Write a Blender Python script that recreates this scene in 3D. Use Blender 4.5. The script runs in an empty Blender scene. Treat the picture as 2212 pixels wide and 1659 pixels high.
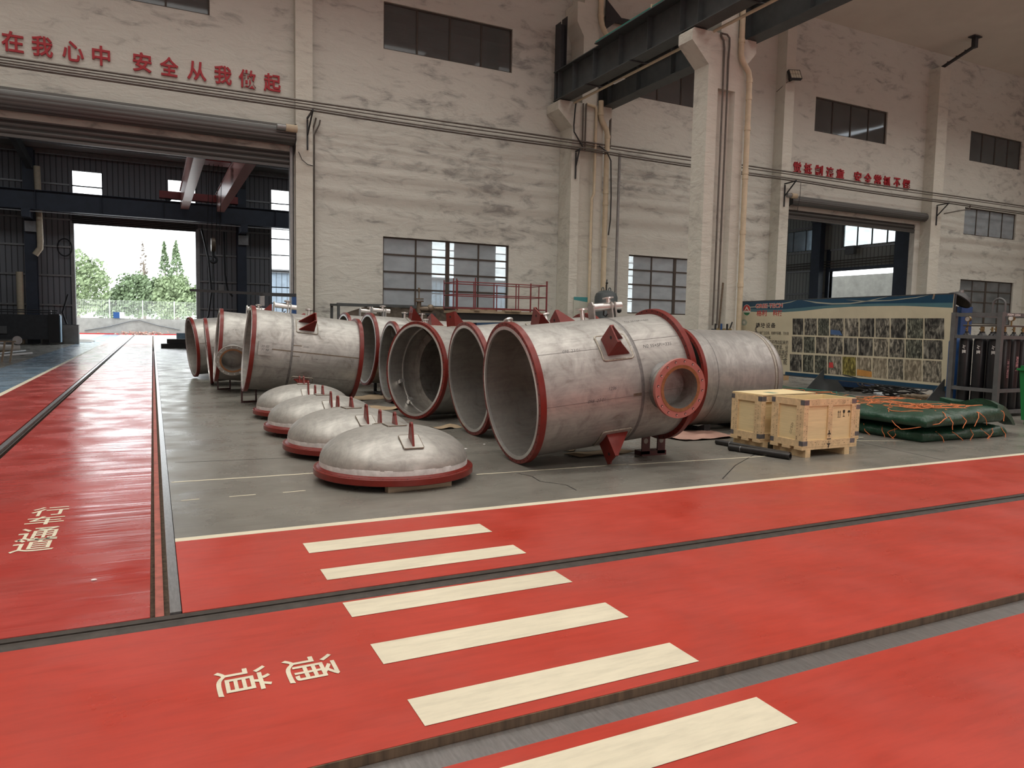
import bpy, bmesh, math, random
from math import sin, cos, pi, radians, sqrt, atan2
from mathutils import Vector, Matrix
SC = bpy.context.scene
COL = SC.collection
rnd = random.Random(7)

# ---------------------------------------------------------------- camera
CAM_POS = Vector((0.0, 0.0, 1.6))
FPX = 1572.6                      # focal length in pixels of the 2212 wide frame
C_F = Vector((0.44152115, 0.89375601, -0.07911553))
C_R = Vector((0.89708432, -0.44141852, 0.01973361))
C_U = Vector((0.01728603, 0.07968611, 0.99667011))
cam_d = bpy.data.cameras.new('camera')
cam_d.sensor_fit = 'HORIZONTAL'
cam_d.sensor_width = 36.0
cam_d.lens = FPX * 36.0 / 2212.0
cam_d.clip_start = 0.05
cam_d.clip_end = 500
cam = bpy.data.objects.new('camera', cam_d)
COL.objects.link(cam)
M = Matrix((C_R, C_U, -C_F)).transposed().to_4x4()
M.translation = CAM_POS
cam.matrix_world = M
SC.camera = cam

# ---------------------------------------------------------------- light, exposure
SC.view_settings.view_transform = 'Standard'
SC.view_settings.look = 'None'
SC.view_settings.exposure = 0.0
SC.view_settings.gamma = 1.0
SC.view_settings.use_curve_mapping = False
SC.cycles.max_bounces = 8
SC.cycles.diffuse_bounces = 5
SC.cycles.glossy_bounces = 4
SC.cycles.transparent_max_bounces = 12
SC.cycles.sample_clamp_indirect = 6.0
SC.cycles.caustics_reflective = False
SC.cycles.caustics_refractive = False

world = bpy.data.worlds.new('overcast_sky')
SC.world = world
world.use_nodes = True
wn = world.node_tree
wn.nodes.clear()
wo = wn.nodes.new('ShaderNodeOutputWorld')
wb = wn.nodes.new('ShaderNodeBackground')
wb.inputs['Color'].default_value = (0.93, 0.97, 1.0, 1)
wb.inputs['Strength'].default_value = 4.4
wn.links.new(wb.outputs[0], wo.inputs[0])

def area(name, loc, sx, sy, power, color=(1, 1, 1), rot=(0, 0, 0), spread=180):
    l = bpy.data.lights.new(name, 'AREA')
    l.shape = 'RECTANGLE'; l.size = sx; l.size_y = sy
    l.energy = power; l.color = color; l.spread = radians(spread)
    o = bpy.data.objects.new(name, l)
    o.location = loc; o.rotation_euler = rot
    COL.objects.link(o)
    return o
# daylight falling through the roof skylights: strips that run along the wall, in both bays
WARM = (1.0, 0.985, 0.92)
for i, (y_, wy, pw) in enumerate([(22.1, 0.22, 220), (21.3, 0.22, 220), (19.6, 0.22, 300), (13.0, 1.4, 700), (6.5, 1.6, 800), (0.0, 1.6, 850), (-7.0, 1.6, 800)]):
    area('skylight_daylight_%d' % (2 * i), (1.0, y_, 16.2), 25.0, wy, pw, WARM, spread=104 if wy < 1 else 146)
    area('skylight_daylight_%d' % (2 * i + 1), (31.5, y_, 16.2), 30.0, wy, pw * 1.05, WARM, spread=104 if wy < 1 else 146)
# daylight through the big gate behind the camera
area('gate_daylight', (4.0, -14.6, 4.2), 12.0, 7.5, 560, (1.0, 0.98, 0.95), (radians(90), 0, radians(0)))

# unseen fill lamp added under the rear hall roof to brighten the hall
area('rear_hall_fill', (4.0, 40.0, 12.3), 40.0, 3.0, 900, (0.90, 0.95, 1.0))
# ---------------------------------------------------------------- measuring helpers
def at(px, py, axis, val):
    """World point on the plane x, y or z = val behind a point of the photograph."""
    d = C_F + C_R * ((px - 1106.0) / FPX) - C_U * ((py - 829.5) / FPX)
    t = (val - CAM_POS[axis]) / d[axis]
    return CAM_POS + d * t

# ---------------------------------------------------------------- materials
MATS = {}
def nt(name):
    m = bpy.data.materials.new(name); m.use_nodes = True
    t = m.node_tree
    return m, t, t.nodes['Principled BSDF']
def N(t, kind, **kw):
    n = t.nodes.new(kind)
    for k, v in kw.items():
        if k in n.inputs: n.inputs[k].default_value = v
        else: setattr(n, k, v)
    return n
def rgba(c): return (c[0], c[1], c[2], 1)
def ramp(t, stops):
    r = t.nodes.new('ShaderNodeValToRGB')
    e = r.color_ramp.elements
    while len(e) < len(stops): e.new(0.5)
    for i, (p, c) in enumerate(stops):
        e[i].position = p; e[i].color = rgba(c) if not isinstance(c, float) else (c, c, c, 1)
    return r
def coords(t, scale=(1, 1, 1), kind='Object', rot=(0, 0, 0)):
    tc = t.nodes.new('ShaderNodeTexCoord')
    mp = t.nodes.new('ShaderNodeMapping')
    mp.inputs['Scale'].default_value = scale
    mp.inputs['Rotation'].default_value = rot
    t.links.new(tc.outputs[kind], mp.inputs['Vector'])
    return mp.outputs[0]
def mat(name, color, rough=0.5, metal=0.0, var=0.12, scale=6.0, stretch=(1, 1, 1), bump=0.0, bscale=None, kind='Object', spec=0.5, dist=0.0, dark=None, amt=0.5, coat=0.0):
    """Plain procedural surface: base colour broken up by noise, optional bump."""
    m, t, b = nt(name)
    v = coords(t, stretch, kind)
    n = N(t, 'ShaderNodeTexNoise', Scale=scale, Detail=6.0, Roughness=0.6, Distortion=dist)
    t.links.new(v, n.inputs['Vector'])
    lo = dark or [c * (1 - var) for c in color]
    hi = [min(1, c * (1 + var)) for c in color]
    r = ramp(t, [(amt - 0.2, lo), (amt + 0.2, hi)])
    t.links.new(n.outputs['Fac'], r.inputs[0])
    t.links.new(r.outputs[0], b.inputs['Base Color'])
    b.inputs['Roughness'].default_value = rough
    b.inputs['Metallic'].default_value = metal
    b.inputs['Specular IOR Level'].default_value = spec
    if coat: b.inputs['Coat Weight'].default_value = coat; b.inputs['Coat Roughness'].default_value = 0.15
    if bump:
        n2 = N(t, 'ShaderNodeTexNoise', Scale=bscale or scale * 3, Detail=5.0, Roughness=0.6)
        t.links.new(v, n2.inputs['Vector'])
        bp = N(t, 'ShaderNodeBump', Strength=bump, Distance=0.05)
        t.links.new(n2.outputs['Fac'], bp.inputs['Height'])
        t.links.new(bp.outputs[0], b.inputs['Normal'])
    MATS[name] = m
    return m

def mat_plaster(name, clean, dirty, amount=0.5, band=False):
    """Lime plaster with wispy trowel strokes; band adds the grimy strip above the dado line."""
    m, t, b = nt(name)
    v = coords(t, (0.55, 1.0, 1.5), 'Object', (0, radians(-24), 0))
    n0 = N(t, 'ShaderNodeTexNoise', Scale=0.30, Detail=3.0)
    t.links.new(coords(t), n0.inputs['Vector'])
    n1 = N(t, 'ShaderNodeTexNoise', Scale=1.9, Detail=9.0, Roughness=0.66, Distortion=0.55)
    t.links.new(v, n1.inputs['Vector'])
    mx = N(t, 'ShaderNodeMath', operation='MULTIPLY_ADD')
    t.links.new(n0.outputs['Fac'], mx.inputs[0]); mx.inputs[1].default_value = 0.45
    t.links.new(n1.outputs['Fac'], mx.inputs[2])
    src = mx.outputs[0]
    if band:
        tc = t.nodes.new('ShaderNodeTexCoord'); sp = t.nodes.new('ShaderNodeSeparateXYZ'); t.links.new(tc.outputs['Object'], sp.inputs[0])
        mr = N(t, 'ShaderNodeMapRange'); mr.inputs[1].default_value = 0.0; mr.inputs[2].default_value = 16.0
        t.links.new(sp.outputs[2], mr.inputs[0])
        rb = ramp(t, [(7.18 / 16, 0.0), (7.22 / 16, 1.0), (7.45 / 16, 0.8), (8.1 / 16, 0.0)])
        t.links.new(mr.outputs[0], rb.inputs[0])
        sb = N(t, 'ShaderNodeMath', operation='MULTIPLY_ADD'); t.links.new(rb.outputs[0], sb.inputs[0]); sb.inputs[1].default_value = -0.085
        t.links.new(src, sb.inputs[2]); src = sb.outputs[0]
    r = ramp(t, [(0.52, dirty), (0.60, [0.45 * a + 0.55 * c for a, c in zip(dirty, clean)]), (0.69, clean), (0.95, [min(1, c * 1.05) for c in clean])])
    t.links.new(src, r.inputs[0])
    col = r.outputs[0]
    if band:
        rl = ramp(t, [(7.185 / 16, 1.0), (7.195 / 16, 0.35), (7.205 / 16, 0.35), (7.215 / 16, 1.0)]); t.links.new(mr.outputs[0], rl.inputs[0])
        mm = N(t, 'ShaderNodeMix', data_type='RGBA', blend_type='MULTIPLY'); mm.inputs['Factor'].default_value = 0.7
        t.links.new(col, mm.inputs[6]); t.links.new(rl.outputs[0], mm.inputs[7]); col = mm.outputs[2]
    t.links.new(col, b.inputs['Base Color'])
    b.inputs['Roughness'].default_value = 0.85
    b.inputs['Specular IOR Level'].default_value = 0.2
    n2 = N(t, 'ShaderNodeTexNoise', Scale=2.6, Detail=9.0, Roughness=0.66, Distortion=0.6)
    t.links.new(v, n2.inputs['Vector'])
    bp = N(t, 'ShaderNodeBump', Strength=0.55, Distance=0.07)
    t.links.new(n2.outputs['Fac'], bp.inputs['Height'])
    t.links.new(bp.outputs[0], b.inputs['Normal'])
    MATS[name] = m
    return m

def mat_floor(name, color, worn, rough, ripple, stain=0.35, stretch=(1, 1, 1), rip_scale=(0.5, 5.0, 1.0), rvar=0.12):
    """Painted or bare concrete: blotchy colour, varying gloss, fine waviness."""
    m, t, b = nt(name)
    v = coords(t, stretch)
    n = N(t, 'ShaderNodeTexNoise', Scale=0.9, Detail=9.0, Roughness=0.62, Distortion=0.6)
    t.links.new(v, n.inputs['Vector'])
    r = ramp(t, [(0.18, worn), (0.22 + stain * 1.2, color), (0.85, [min(1, c * 1.12) for c in color])])
    t.links.new(n.outputs['Fac'], r.inputs[0])
    ns = N(t, 'ShaderNodeTexNoise', Scale=9.0, Detail=8.0, Roughness=0.7)
    t.links.new(coords(t, (0.35, 2.2, 1)), ns.inputs['Vector'])
    rs = ramp(t, [(0.30, 0.80), (0.55, 1.0), (0.8, 1.08)])
    t.links.new(ns.outputs['Fac'], rs.inputs[0])
    mm = N(t, 'ShaderNodeMix', data_type='RGBA', blend_type='MULTIPLY')
    mm.inputs['Factor'].default_value = 0.8
    t.links.new(r.outputs[0], mm.inputs[6]); t.links.new(rs.outputs[0], mm.inputs[7])
    t.links.new(mm.outputs[2], b.inputs['Base Color'])
    nr = N(t, 'ShaderNodeTexNoise', Scale=1.7, Detail=6.0)
    t.links.new(v, nr.inputs['Vector'])
    mr = N(t, 'ShaderNodeMapRange')
    mr.inputs[1].default_value = 0.3; mr.inputs[2].default_value = 0.7
    mr.inputs[3].default_value = max(0.03, rough - rvar); mr.inputs[4].default_value = rough + rvar
    t.links.new(nr.outputs['Fac'], mr.inputs[0]); t.links.new(mr.outputs[0], b.inputs['Roughness'])
    nb = N(t, 'ShaderNodeTexNoise', Scale=1.0, Detail=4.0, Roughness=0.5, Distortion=0.3)
    t.links.new(coords(t, rip_scale), nb.inputs['Vector'])
    bp = N(t, 'ShaderNodeBump', Strength=ripple, Distance=0.02)
    t.links.new(nb.outputs['Fac'], bp.inputs['Height'])
    t.links.new(bp.outputs[0], b.inputs['Normal'])
    MATS[name] = m
    return m

def mat_steel(name, base, rough=0.42, metal=0.75, stain=(0.30, 0.26, 0.22), axis='X', stain_amt=0.5):
    """Pickled stainless plate: brushed roughness, cloudy grey stains, grinding marks."""
    m, t, b = nt(name)
    v = coords(t, (1, 1, 1))
    n = N(t, 'ShaderNodeTexNoise', Scale=3.2, Detail=9.0, Roughness=0.68, Distortion=0.8)
    t.links.new(v, n.inputs['Vector'])
    r = ramp(t, [(0.30 , stain), (0.30 + 0.28 * stain_amt, [0.8 * c for c in base]), (0.58, base), (0.8, [min(1, c * 1.15) for c in base])])
    t.links.new(n.outputs['Fac'], r.inputs[0])
    st = {'X': (0.8, 14, 14), 'R': (14, 1.2, 1.2)}[axis]
    ns = N(t, 'ShaderNodeTexNoise', Scale=2.0, Detail=6.0, Roughness=0.6)
    t.links.new(coords(t, st), ns.inputs['Vector'])
    rs = ramp(t, [(0.3, 0.86), (0.7, 1.06)])
    t.links.new(ns.outputs['Fac'], rs.inputs[0])
    mm = N(t, 'ShaderNodeMix', data_type='RGBA', blend_type='MULTIPLY')
    mm.inputs['Factor'].default_value = 1.0
    t.links.new(r.outputs[0], mm.inputs[6]); t.links.new(rs.outputs[0], mm.inputs[7])
    t.links.new(mm.outputs[2], b.inputs['Base Color'])
    b.inputs['Metallic'].default_value = metal
    mr = N(t, 'ShaderNodeMapRange')
    mr.inputs[1].default_value = 0.3; mr.inputs[2].default_value = 0.7
    mr.inputs[3].default_value = rough + 0.12; mr.inputs[4].default_value = rough - 0.08
    t.links.new(n.outputs['Fac'], mr.inputs[0]); t.links.new(mr.outputs[0], b.inputs['Roughness'])
    bp = N(t, 'ShaderNodeBump', Strength=0.06, Distance=0.02)
    t.links.new(ns.outputs['Fac'], bp.inputs['Height']); t.links.new(bp.outputs[0], b.inputs['Normal'])
    MATS[name] = m
    return m

def mat_glass(name, tint=(0.55, 0.62, 0.66), clear=0.5, dust=0.3):
    """Dusty window glass: partly clear, partly a grey film, with a reflection."""
    m, t, b = nt(name)
    out = t.nodes['Material Output']
    tr = N(t, 'ShaderNodeBsdfTransparent'); tr.inputs['Color'].default_value = rgba([min(1, c + 0.3) for c in tint])
    df = N(t, 'ShaderNodeBsdfDiffuse'); df.inputs['Color'].default_value = rgba(tint)
    gl = N(t, 'ShaderNodeBsdfGlossy', Roughness=0.04); gl.inputs['Color'].default_value = (0.9, 0.95, 1, 1)
    n = N(t, 'ShaderNodeTexNoise', Scale=1.5, Detail=7.0)
    t.links.new(coords(t, (1, 1, 2)), n.inputs['Vector'])
    mr = N(t, 'ShaderNodeMapRange'); mr.inputs[3].default_value = max(0, dust - 0.15); mr.inputs[4].default_value = dust + 0.15
    t.links.new(n.outputs['Fac'], mr.inputs[0])
    m1 = N(t, 'ShaderNodeMixShader'); t.links.new(mr.outputs[0], m1.inputs[0])
    t.links.new(tr.outputs[0], m1.inputs[1]); t.links.new(df.outputs[0], m1.inputs[2])
    fr = N(t, 'ShaderNodeFresnel', IOR=1.5)
    m2 = N(t, 'ShaderNodeMixShader'); t.links.new(fr.outputs[0], m2.inputs[0])
    t.links.new(m1.outputs[0], m2.inputs[1]); t.links.new(gl.outputs[0], m2.inputs[2])
    t.links.new(m2.outputs[0], out.inputs['Surface'])
    MATS[name] = m
    return m

# ---------------------------------------------------------------- mesh building
class MB:
    """Collects shapes; build() links them as ONE mesh object."""
    def __init__(s):
        s.v = []; s.f = []; s.mi = []; s.cur = 0; s.T = None
    def add(s, vs, fs):
        o = len(s.v)
        if s.T is not None: vs = [s.T @ Vector(p) for p in vs]
        s.v += [tuple(p) for p in vs]
        s.f += [[o + i for i in f] for f in fs]
        s.mi += [s.cur] * len(fs)
        return s
    def box(s, x0, x1, y0, y1, z0, z1):
        vs = [(x, y, z) for z in (z0, z1) for y in (y0, y1) for x in (x0, x1)]
        return s.add(vs, [(0, 2, 3, 1), (4, 5, 7, 6), (0, 1, 5, 4), (2, 6, 7, 3), (0, 4, 6, 2), (1, 3, 7, 5)])
    def cbox(s, c, d):
        return s.box(c[0] - d[0] / 2, c[0] + d[0] / 2, c[1] - d[1] / 2, c[1] + d[1] / 2, c[2] - d[2] / 2, c[2] + d[2] / 2)
    def prism(s, poly, axis, a, b):
        """Extrude a 2D polygon along axis from a to b. axis 0: poly is (y,z); 1: (x,z); 2: (x,y)."""
        def p3(p, t): return {0: (t, p[0], p[1]), 1: (p[0], t, p[1]), 2: (p[0], p[1], t)}[axis]
        n = len(poly)
        vs = [p3(p, a) for p in poly] + [p3(p, b) for p in poly]
        fs = [list(range(n)), list(range(2 * n - 1, n - 1, -1))]
        fs += [(i, n + i, n + (i + 1) % n, (i + 1) % n) for i in range(n)]
        return s.add(vs, fs)
    def bar(s, p, q, w, h=None, up=(0, 0, 1)):
        """Rectangular bar from p to q, w wide, h high."""
        h = w if h is None else h
        p = Vector(p); q = Vector(q); d = (q - p).normalized(); u = Vector(up)
        if abs(d.dot(u)) > 0.98: u = Vector((0, 1, 0)) if abs(d.y) < 0.9 else Vector((1, 0, 0))
        a = d.cross(u).normalized(); b = a.cross(d)
        vs = [e + a * (sx * w / 2) + b * (sz * h / 2) for e in (p, q) for sx, sz in ((-1, -1), (1, -1), (1, 1), (-1, 1))]
        return s.add(vs, [(3, 2, 1, 0), (4, 5, 6, 7), (0, 1, 5, 4), (1, 2, 6, 5), (2, 3, 7, 6), (3, 0, 4, 7)])
    def tube(s, pts, r, n=10, closed=False, caps=True):
        pts = [Vector(p) for p in pts]; m = len(pts)
        rs = r if isinstance(r, (list, tuple)) else [r] * m
        vs = []; prev = None
        for i, p in enumerate(pts):
            if closed: d = pts[(i + 1) % m] - pts[i - 1]
            else: d = pts[min(i + 1, m - 1)] - pts[max(i - 1, 0)]
            d = d.normalized()
            if prev is None:
                u = Vector((0, 0, 1)) if abs(d.z) < 0.9 else Vector((1, 0, 0))
                a = d.cross(u).normalized()
            else:
                a = (prev - d * prev.dot(d)).normalized()
            prev = a; b = d.cross(a)
            vs += [p + (a * cos(2 * pi * k / n) + b * sin(2 * pi * k / n)) * rs[i] for k in range(n)]
        fs = []
        for i in range(m if closed else m - 1):
            j = (i + 1) % m
            fs += [(i * n + k, i * n + (k + 1) % n, j * n + (k + 1) % n, j * n + k) for k in range(n)]
        if caps and not closed:
            fs += [list(range(n - 1, -1, -1)), [(m - 1) * n + k for k in range(n)]]
        return s.add(vs, fs)
    def lathe(s, prof, n=48, axis=0, closed=True, a0=0.0, a1=2 * pi):
        """Turn a profile of (along, radius) points about an axis through the origin (0=X, 2=Z)."""
        m = len(prof); full = abs(a1 - a0 - 2 * pi) < 1e-6
        k = n if full else n + 1
        vs = []
        for i in range(k):
            t = a0 + (a1 - a0) * i / n
            for (h, r) in prof:
                vs.append((h, r * cos(t), r * sin(t)) if axis == 0 else (r * cos(t), r * sin(t), h))
        fs = []
        for i in range(n):
            j = (i + 1) % k
            for p in range(m if closed else m - 1):
                q = (p + 1) % m
                if axis == 0: fs.append((i * m + p, i * m + q, j * m + q, j * m + p))
                else: fs.append((i * m + p, j * m + p, j * m + q, i * m + q))
        return s.add(vs, fs)
    def disc(s, c, r, nrm, n=16):
        nrm = Vector(nrm).normalized(); u = Vector((0, 0, 1)) if abs(nrm.z) < 0.9 else Vector((1, 0, 0))
        a = nrm.cross(u).normalized(); b = nrm.cross(a); c = Vector(c)
        return s.add([c + (a * cos(2 * pi * k / n) + b * sin(2 * pi * k / n)) * r for k in range(n)], [list(range(n))])
    def ball(s, c, r, n=10, m=7, sc=(1, 1, 1)):
        c = Vector(c)
        vs = [c + Vector((0, 0, r * sc[2]))]
        for i in range(1, m):
            for k in range(n):
                a = pi * i / m; t = 2 * pi * k / n
                vs.append(c + Vector((sin(a) * cos(t) * sc[0], sin(a) * sin(t) * sc[1], cos(a) * sc[2])) * r)
        vs.append(c - Vector((0, 0, r * sc[2])))
        fs = [(0, 1 + k, 1 + (k + 1) % n) for k in range(n)]
        for i in range(m - 2):
            fs += [(1 + i * n + k, 1 + (i + 1) * n + k, 1 + (i + 1) * n + (k + 1) % n, 1 + i * n + (k + 1) % n) for k in range(n)]
        L = len(vs) - 1
        fs += [(L, 1 + (m - 2) * n + (k + 1) % n, 1 + (m - 2) * n + k) for k in range(n)]
        return s.add(vs, fs)
    def build(s, name, mats, parent=None, smooth=True, angle=35, loc=None, fix=True):
        me = bpy.data.meshes.new(name)
        me.from_pydata(s.v, [], s.f)
        for m_ in (mats if isinstance(mats, (list, tuple)) else [mats]):
            me.materials.append(MATS[m_] if isinstance(m_, str) else m_)
        me.polygons.foreach_set('material_index', s.mi)
        if fix:
            b = bmesh.new(); b.from_mesh(me)
            bmesh.ops.recalc_face_normals(b, faces=b.faces)
            b.to_mesh(me); b.free()
        if smooth:
            me.shade_smooth(); me.set_sharp_from_angle(angle=radians(angle))
        me.update()
        o = bpy.data.objects.new(name, me)
        COL.objects.link(o)
        if parent is not None: o.parent = parent
        if loc is not None: o.location = loc
        return o

def tag(o, label, cat, group=None, kind=None):
    o['label'] = label; o['category'] = cat
    if group: o['group'] = group
    if kind: o['kind'] = kind
    return o
def thing(name, label, cat, loc=(0, 0, 0), rot=(0, 0, 0), group=None):
    o = bpy.data.objects.new(name, None)
    o.empty_display_size = 0.2
    COL.objects.link(o)
    o.location = loc; o.rotation_euler = rot
    return tag(o, label, cat, group)
def struct(o):
    o['kind'] = 'structure'
    return o
def dup(root, label=None, loc=None, rot=None):
    """A copy of a thing with its parts and sub-parts; mesh data is shared."""
    def cp(o, parent):
        c = o.copy(); COL.objects.link(c)
        if parent is not None: c.parent = parent
        for ch in list(o.children): cp(ch, c)
        return c
    r = cp(root, None)
    if label: r['label'] = label
    if loc is not None: r.location = loc
    if rot is not None: r.rotation_euler = rot
    return r

def text_mesh(txt, size=1.0, bold=0.0, extrude=0.0, align='CENTER', res=3, space=1.0):
    """Outline text turned into (verts, faces) lying in the XY plane."""
    cu = bpy.data.curves.new('lettering', 'FONT')
    cu.body = txt; cu.size = size; cu.offset = bold; cu.extrude = extrude
    cu.align_x = align; cu.align_y = 'CENTER'; cu.resolution_u = res; cu.space_character = space
    o = bpy.data.objects.new('lettering', cu)
    COL.objects.link(o)
    dg = bpy.context.evaluated_depsgraph_get()
    me = bpy.data.meshes.new_from_object(o.evaluated_get(dg))
    vs = [v.co.copy() for v in me.vertices]
    fs = [list(p.vertices) for p in me.polygons]
    bpy.data.objects.remove(o); bpy.data.curves.remove(cu); bpy.data.meshes.remove(me)
    return vs, fs
def fit_text(vs, w, h):
    """Stretch text to exactly w by h, centred on the origin."""
    xs = [v.x for v in vs]; ys = [v.y for v in vs]
    cx, cy = (max(xs) + min(xs)) / 2, (max(ys) + min(ys)) / 2
    sx = w / max(1e-6, max(xs) - min(xs)); sy = h / max(1e-6, max(ys) - min(ys))
    return [Vector(((v.x - cx) * sx, (v.y - cy) * sy, v.z)) for v in vs]
# ================================================================ materials of the place
mat_plaster('plaster', (0.575, 0.570, 0.520), (0.31, 0.305, 0.285), band=True)
mat_plaster('plaster_column', (0.60, 0.585, 0.52), (0.46, 0.44, 0.395), 0.2)
mat('ceiling_cloth', (0.64, 0.62, 0.56), 0.9, var=0.05, scale=0.6)
mat_floor('floor_red', (0.43, 0.045, 0.028), (0.37, 0.055, 0.042), 0.36, 0.06, 0.25)
mat_floor('floor_red_aisle', (0.40, 0.05, 0.040), (0.33, 0.07, 0.06), 0.24, 0.42, 0.3, rip_scale=(0.6, 5.0, 1))
mat_floor('floor_grey', (0.195, 0.186, 0.162), (0.13, 0.124, 0.108), 0.31, 0.10, 0.28, rip_scale=(1.2, 6, 1))
mat_floor('floor_blue', (0.17, 0.25, 0.33), (0.20, 0.24, 0.28), 0.26, 0.12, 0.3)
mat_floor('floor_outside', (0.36, 0.34, 0.32), (0.28, 0.265, 0.245), 0.7, 0.05)
mat_floor('paint_cream', (0.64, 0.59, 0.45), (0.53, 0.48, 0.37), 0.5, 0.03, 0.14)
mat('trench_dirt', (0.13, 0.095, 0.065), 0.85, var=0.45, scale=25, bump=0.4)
mat('rail_bright', (0.55, 0.55, 0.55), 0.28, 0.9, var=0.15, scale=12, stretch=(6, 1, 1))
mat('rail_dark', (0.048, 0.040, 0.034), 0.55, 0.0, var=0.3, scale=14, spec=0.3)
mat('rail_paint', (0.36, 0.10, 0.075), 0.6, var=0.3, scale=12)
mat('steel_girder', (0.058, 0.066, 0.068), 0.55, var=0.18, scale=3)
mat('steel_dark', (0.030, 0.032, 0.036), 0.6, var=0.2)
mat('steel_navy', (0.030, 0.040, 0.062), 0.5, var=0.2, scale=2)
mat('window_frame', (0.048, 0.036, 0.028), 0.6, var=0.2)
mat_glass('glass', (0.66, 0.74, 0.80), dust=0.42)
mat_glass('glass_dark', (0.20, 0.21, 0.21), dust=0.35)
mat_glass('glass_clear', (0.75, 0.80, 0.84), dust=0.16)
mat('shutter', (0.105, 0.103, 0.10), 0.38, 0.35, var=0.12, scale=1.5, stretch=(0.4, 2, 6))
mat('galvanised', (0.30, 0.30, 0.30), 0.45, 0.6, var=0.15)
mat('letter_red', (0.36, 0.012, 0.022), 0.45, var=0.06)
mat('pipe_cream', (0.58, 0.49, 0.35), 0.5, var=0.1)
mat('conduit', (0.13, 0.115, 0.10), 0.5, 0.3, var=0.2)
mat('black', (0.012, 0.012, 0.013), 0.5, var=0.1)
mat('concrete', (0.30, 0.29, 0.265), 0.9, var=0.2, scale=1.5, bump=0.2)
mat('white_paint', (0.75, 0.75, 0.73), 0.5, var=0.04)

def mat_cladding(name, color, axis, pitch=0.30):
    """Profiled sheet metal: narrow standing ribs every pitch metres."""
    m, t, b = nt(name)
    tc = t.nodes.new('ShaderNodeTexCoord')
    sp = t.nodes.new('ShaderNodeSeparateXYZ')
    t.links.new(tc.outputs['Object'], sp.inputs[0])
    dv = N(t, 'ShaderNodeMath', operation='DIVIDE'); dv.inputs[1].default_value = pitch
    t.links.new(sp.outputs[axis], dv.inputs[0])
    fr = N(t, 'ShaderNodeMath', operation='FRACT'); t.links.new(dv.outputs[0], fr.inputs[0])
    r = ramp(t, [(0.0, 0.0), (0.06, 1.0), (0.13, 1.0), (0.19, 0.0)])
    t.links.new(fr.outputs[0], r.inputs[0])
    cr = ramp(t, [(0.0, color), (1.0, [c * 0.45 for c in color])])
    t.links.new(r.outputs[0], cr.inputs[0]); t.links.new(cr.outputs[0], b.inputs['Base Color'])
    bp = N(t, 'ShaderNodeBump', Strength=0.9, Distance=0.04)
    t.links.new(r.outputs[0], bp.inputs['Height']); t.links.new(bp.outputs[0], b.inputs['Normal'])
    b.inputs['Roughness'].default_value = 0.6
    MATS[name] = m
mat_cladding('cladding', (0.26, 0.265, 0.28), 0)
mat_cladding('cladding_side', (0.36, 0.37, 0.345), 1, 0.26)
mat_cladding('cladding_blue', (0.42, 0.52, 0.62), 0, 0.5)

# ================================================================ shell
YW = 26.0          # inner face of the back wall
def wall_grid(mb, u0, u1, w0, w1, t0, t1, holes, plane):
    """A wall of thickness t0..t1 with rectangular holes (u0,u1,w0,w1). plane 'x': u is x, thickness y; 'y': u is y, thickness x."""
    us = sorted({u0, u1, *[h[0] for h in holes], *[h[1] for h in holes]})
    ws = sorted({w0, w1, *[h[2] for h in holes], *[h[3] for h in holes]})
    us = [u for u in us if u0 <= u <= u1]; ws = [w for w in ws if w0 <= w <= w1]
    def solid(i, j):
        if i < 0 or j < 0 or i >= len(us) - 1 or j >= len(ws) - 1: return False
        cu, cw = (us[i] + us[i + 1]) / 2, (ws[j] + ws[j + 1]) / 2
        return not any(h[0] < cu < h[1] and h[2] < cw < h[3] for h in holes)
    def p(u, t, w): return (u, t, w) if plane == 'x' else (t, u, w)
    for i in range(len(us) - 1):
        for j in range(len(ws) - 1):
            if not solid(i, j): continue
            a, b, c, d = us[i], us[i + 1], ws[j], ws[j + 1]
            for t in (t0, t1): mb.add([p(a, t, c), p(b, t, c), p(b, t, d), p(a, t, d)], [(0, 1, 2, 3)])
            if not solid(i - 1, j): mb.add([p(a, t0, c), p(a, t1, c), p(a, t1, d), p(a, t0, d)], [(0, 1, 2, 3)])
            if not solid(i + 1, j): mb.add([p(b, t0, c), p(b, t1, c), p(b, t1, d), p(b, t0, d)], [(0, 1, 2, 3)])
            if not solid(i, j - 1): mb.add([p(a, t0, c), p(b, t0, c), p(b, t1, c), p(a, t1, c)], [(0, 1, 2, 3)])
            if not solid(i, j + 1): mb.add([p(a, t0, d), p(b, t0, d), p(b, t1, d), p(a, t1, d)], [(0, 1, 2, 3)])

LOWZ = (2.25, 4.75); UPZ = (11.31, 12.94)
WIN = [  # x0, x1, z0, z1, columns, rows, glass
    (-3.26, 1.81, *UPZ, 4, 1, 'glass_dark'), (7.51, 12.58, *UPZ, 4, 1, 'glass_dark'), (18.29, 23.36, *UPZ, 4, 1, 'glass_dark'),
    (28.89, 34.07, *UPZ, 4, 1, 'glass_dark'), (40.97, 45.81, *UPZ, 4, 1, 'glass_dark'),
    (7.53, 12.60, *LOWZ, 4, 4, 'glass'), (18.29, 23.36, *LOWZ, 4, 4, 'glass'),
    (40.90, 45.77, 7.25, 8.75, 4, 1, 'glass'), (40.92, 45.97, *LOWZ, 4, 4, 'glass_clear')]
D1 = (-6.0, 4.40, 0.0, 7.35); D2 = (27.27, 36.75, 0.0, 7.45)
mb = MB()
wall_grid(mb, -12, 48.5, 0, 16.75, YW, YW + 0.3, [w[:4] for w in WIN] + [D1, D2], 'x')
struct(mb.build('wall_back', 'plaster', smooth=False))
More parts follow.
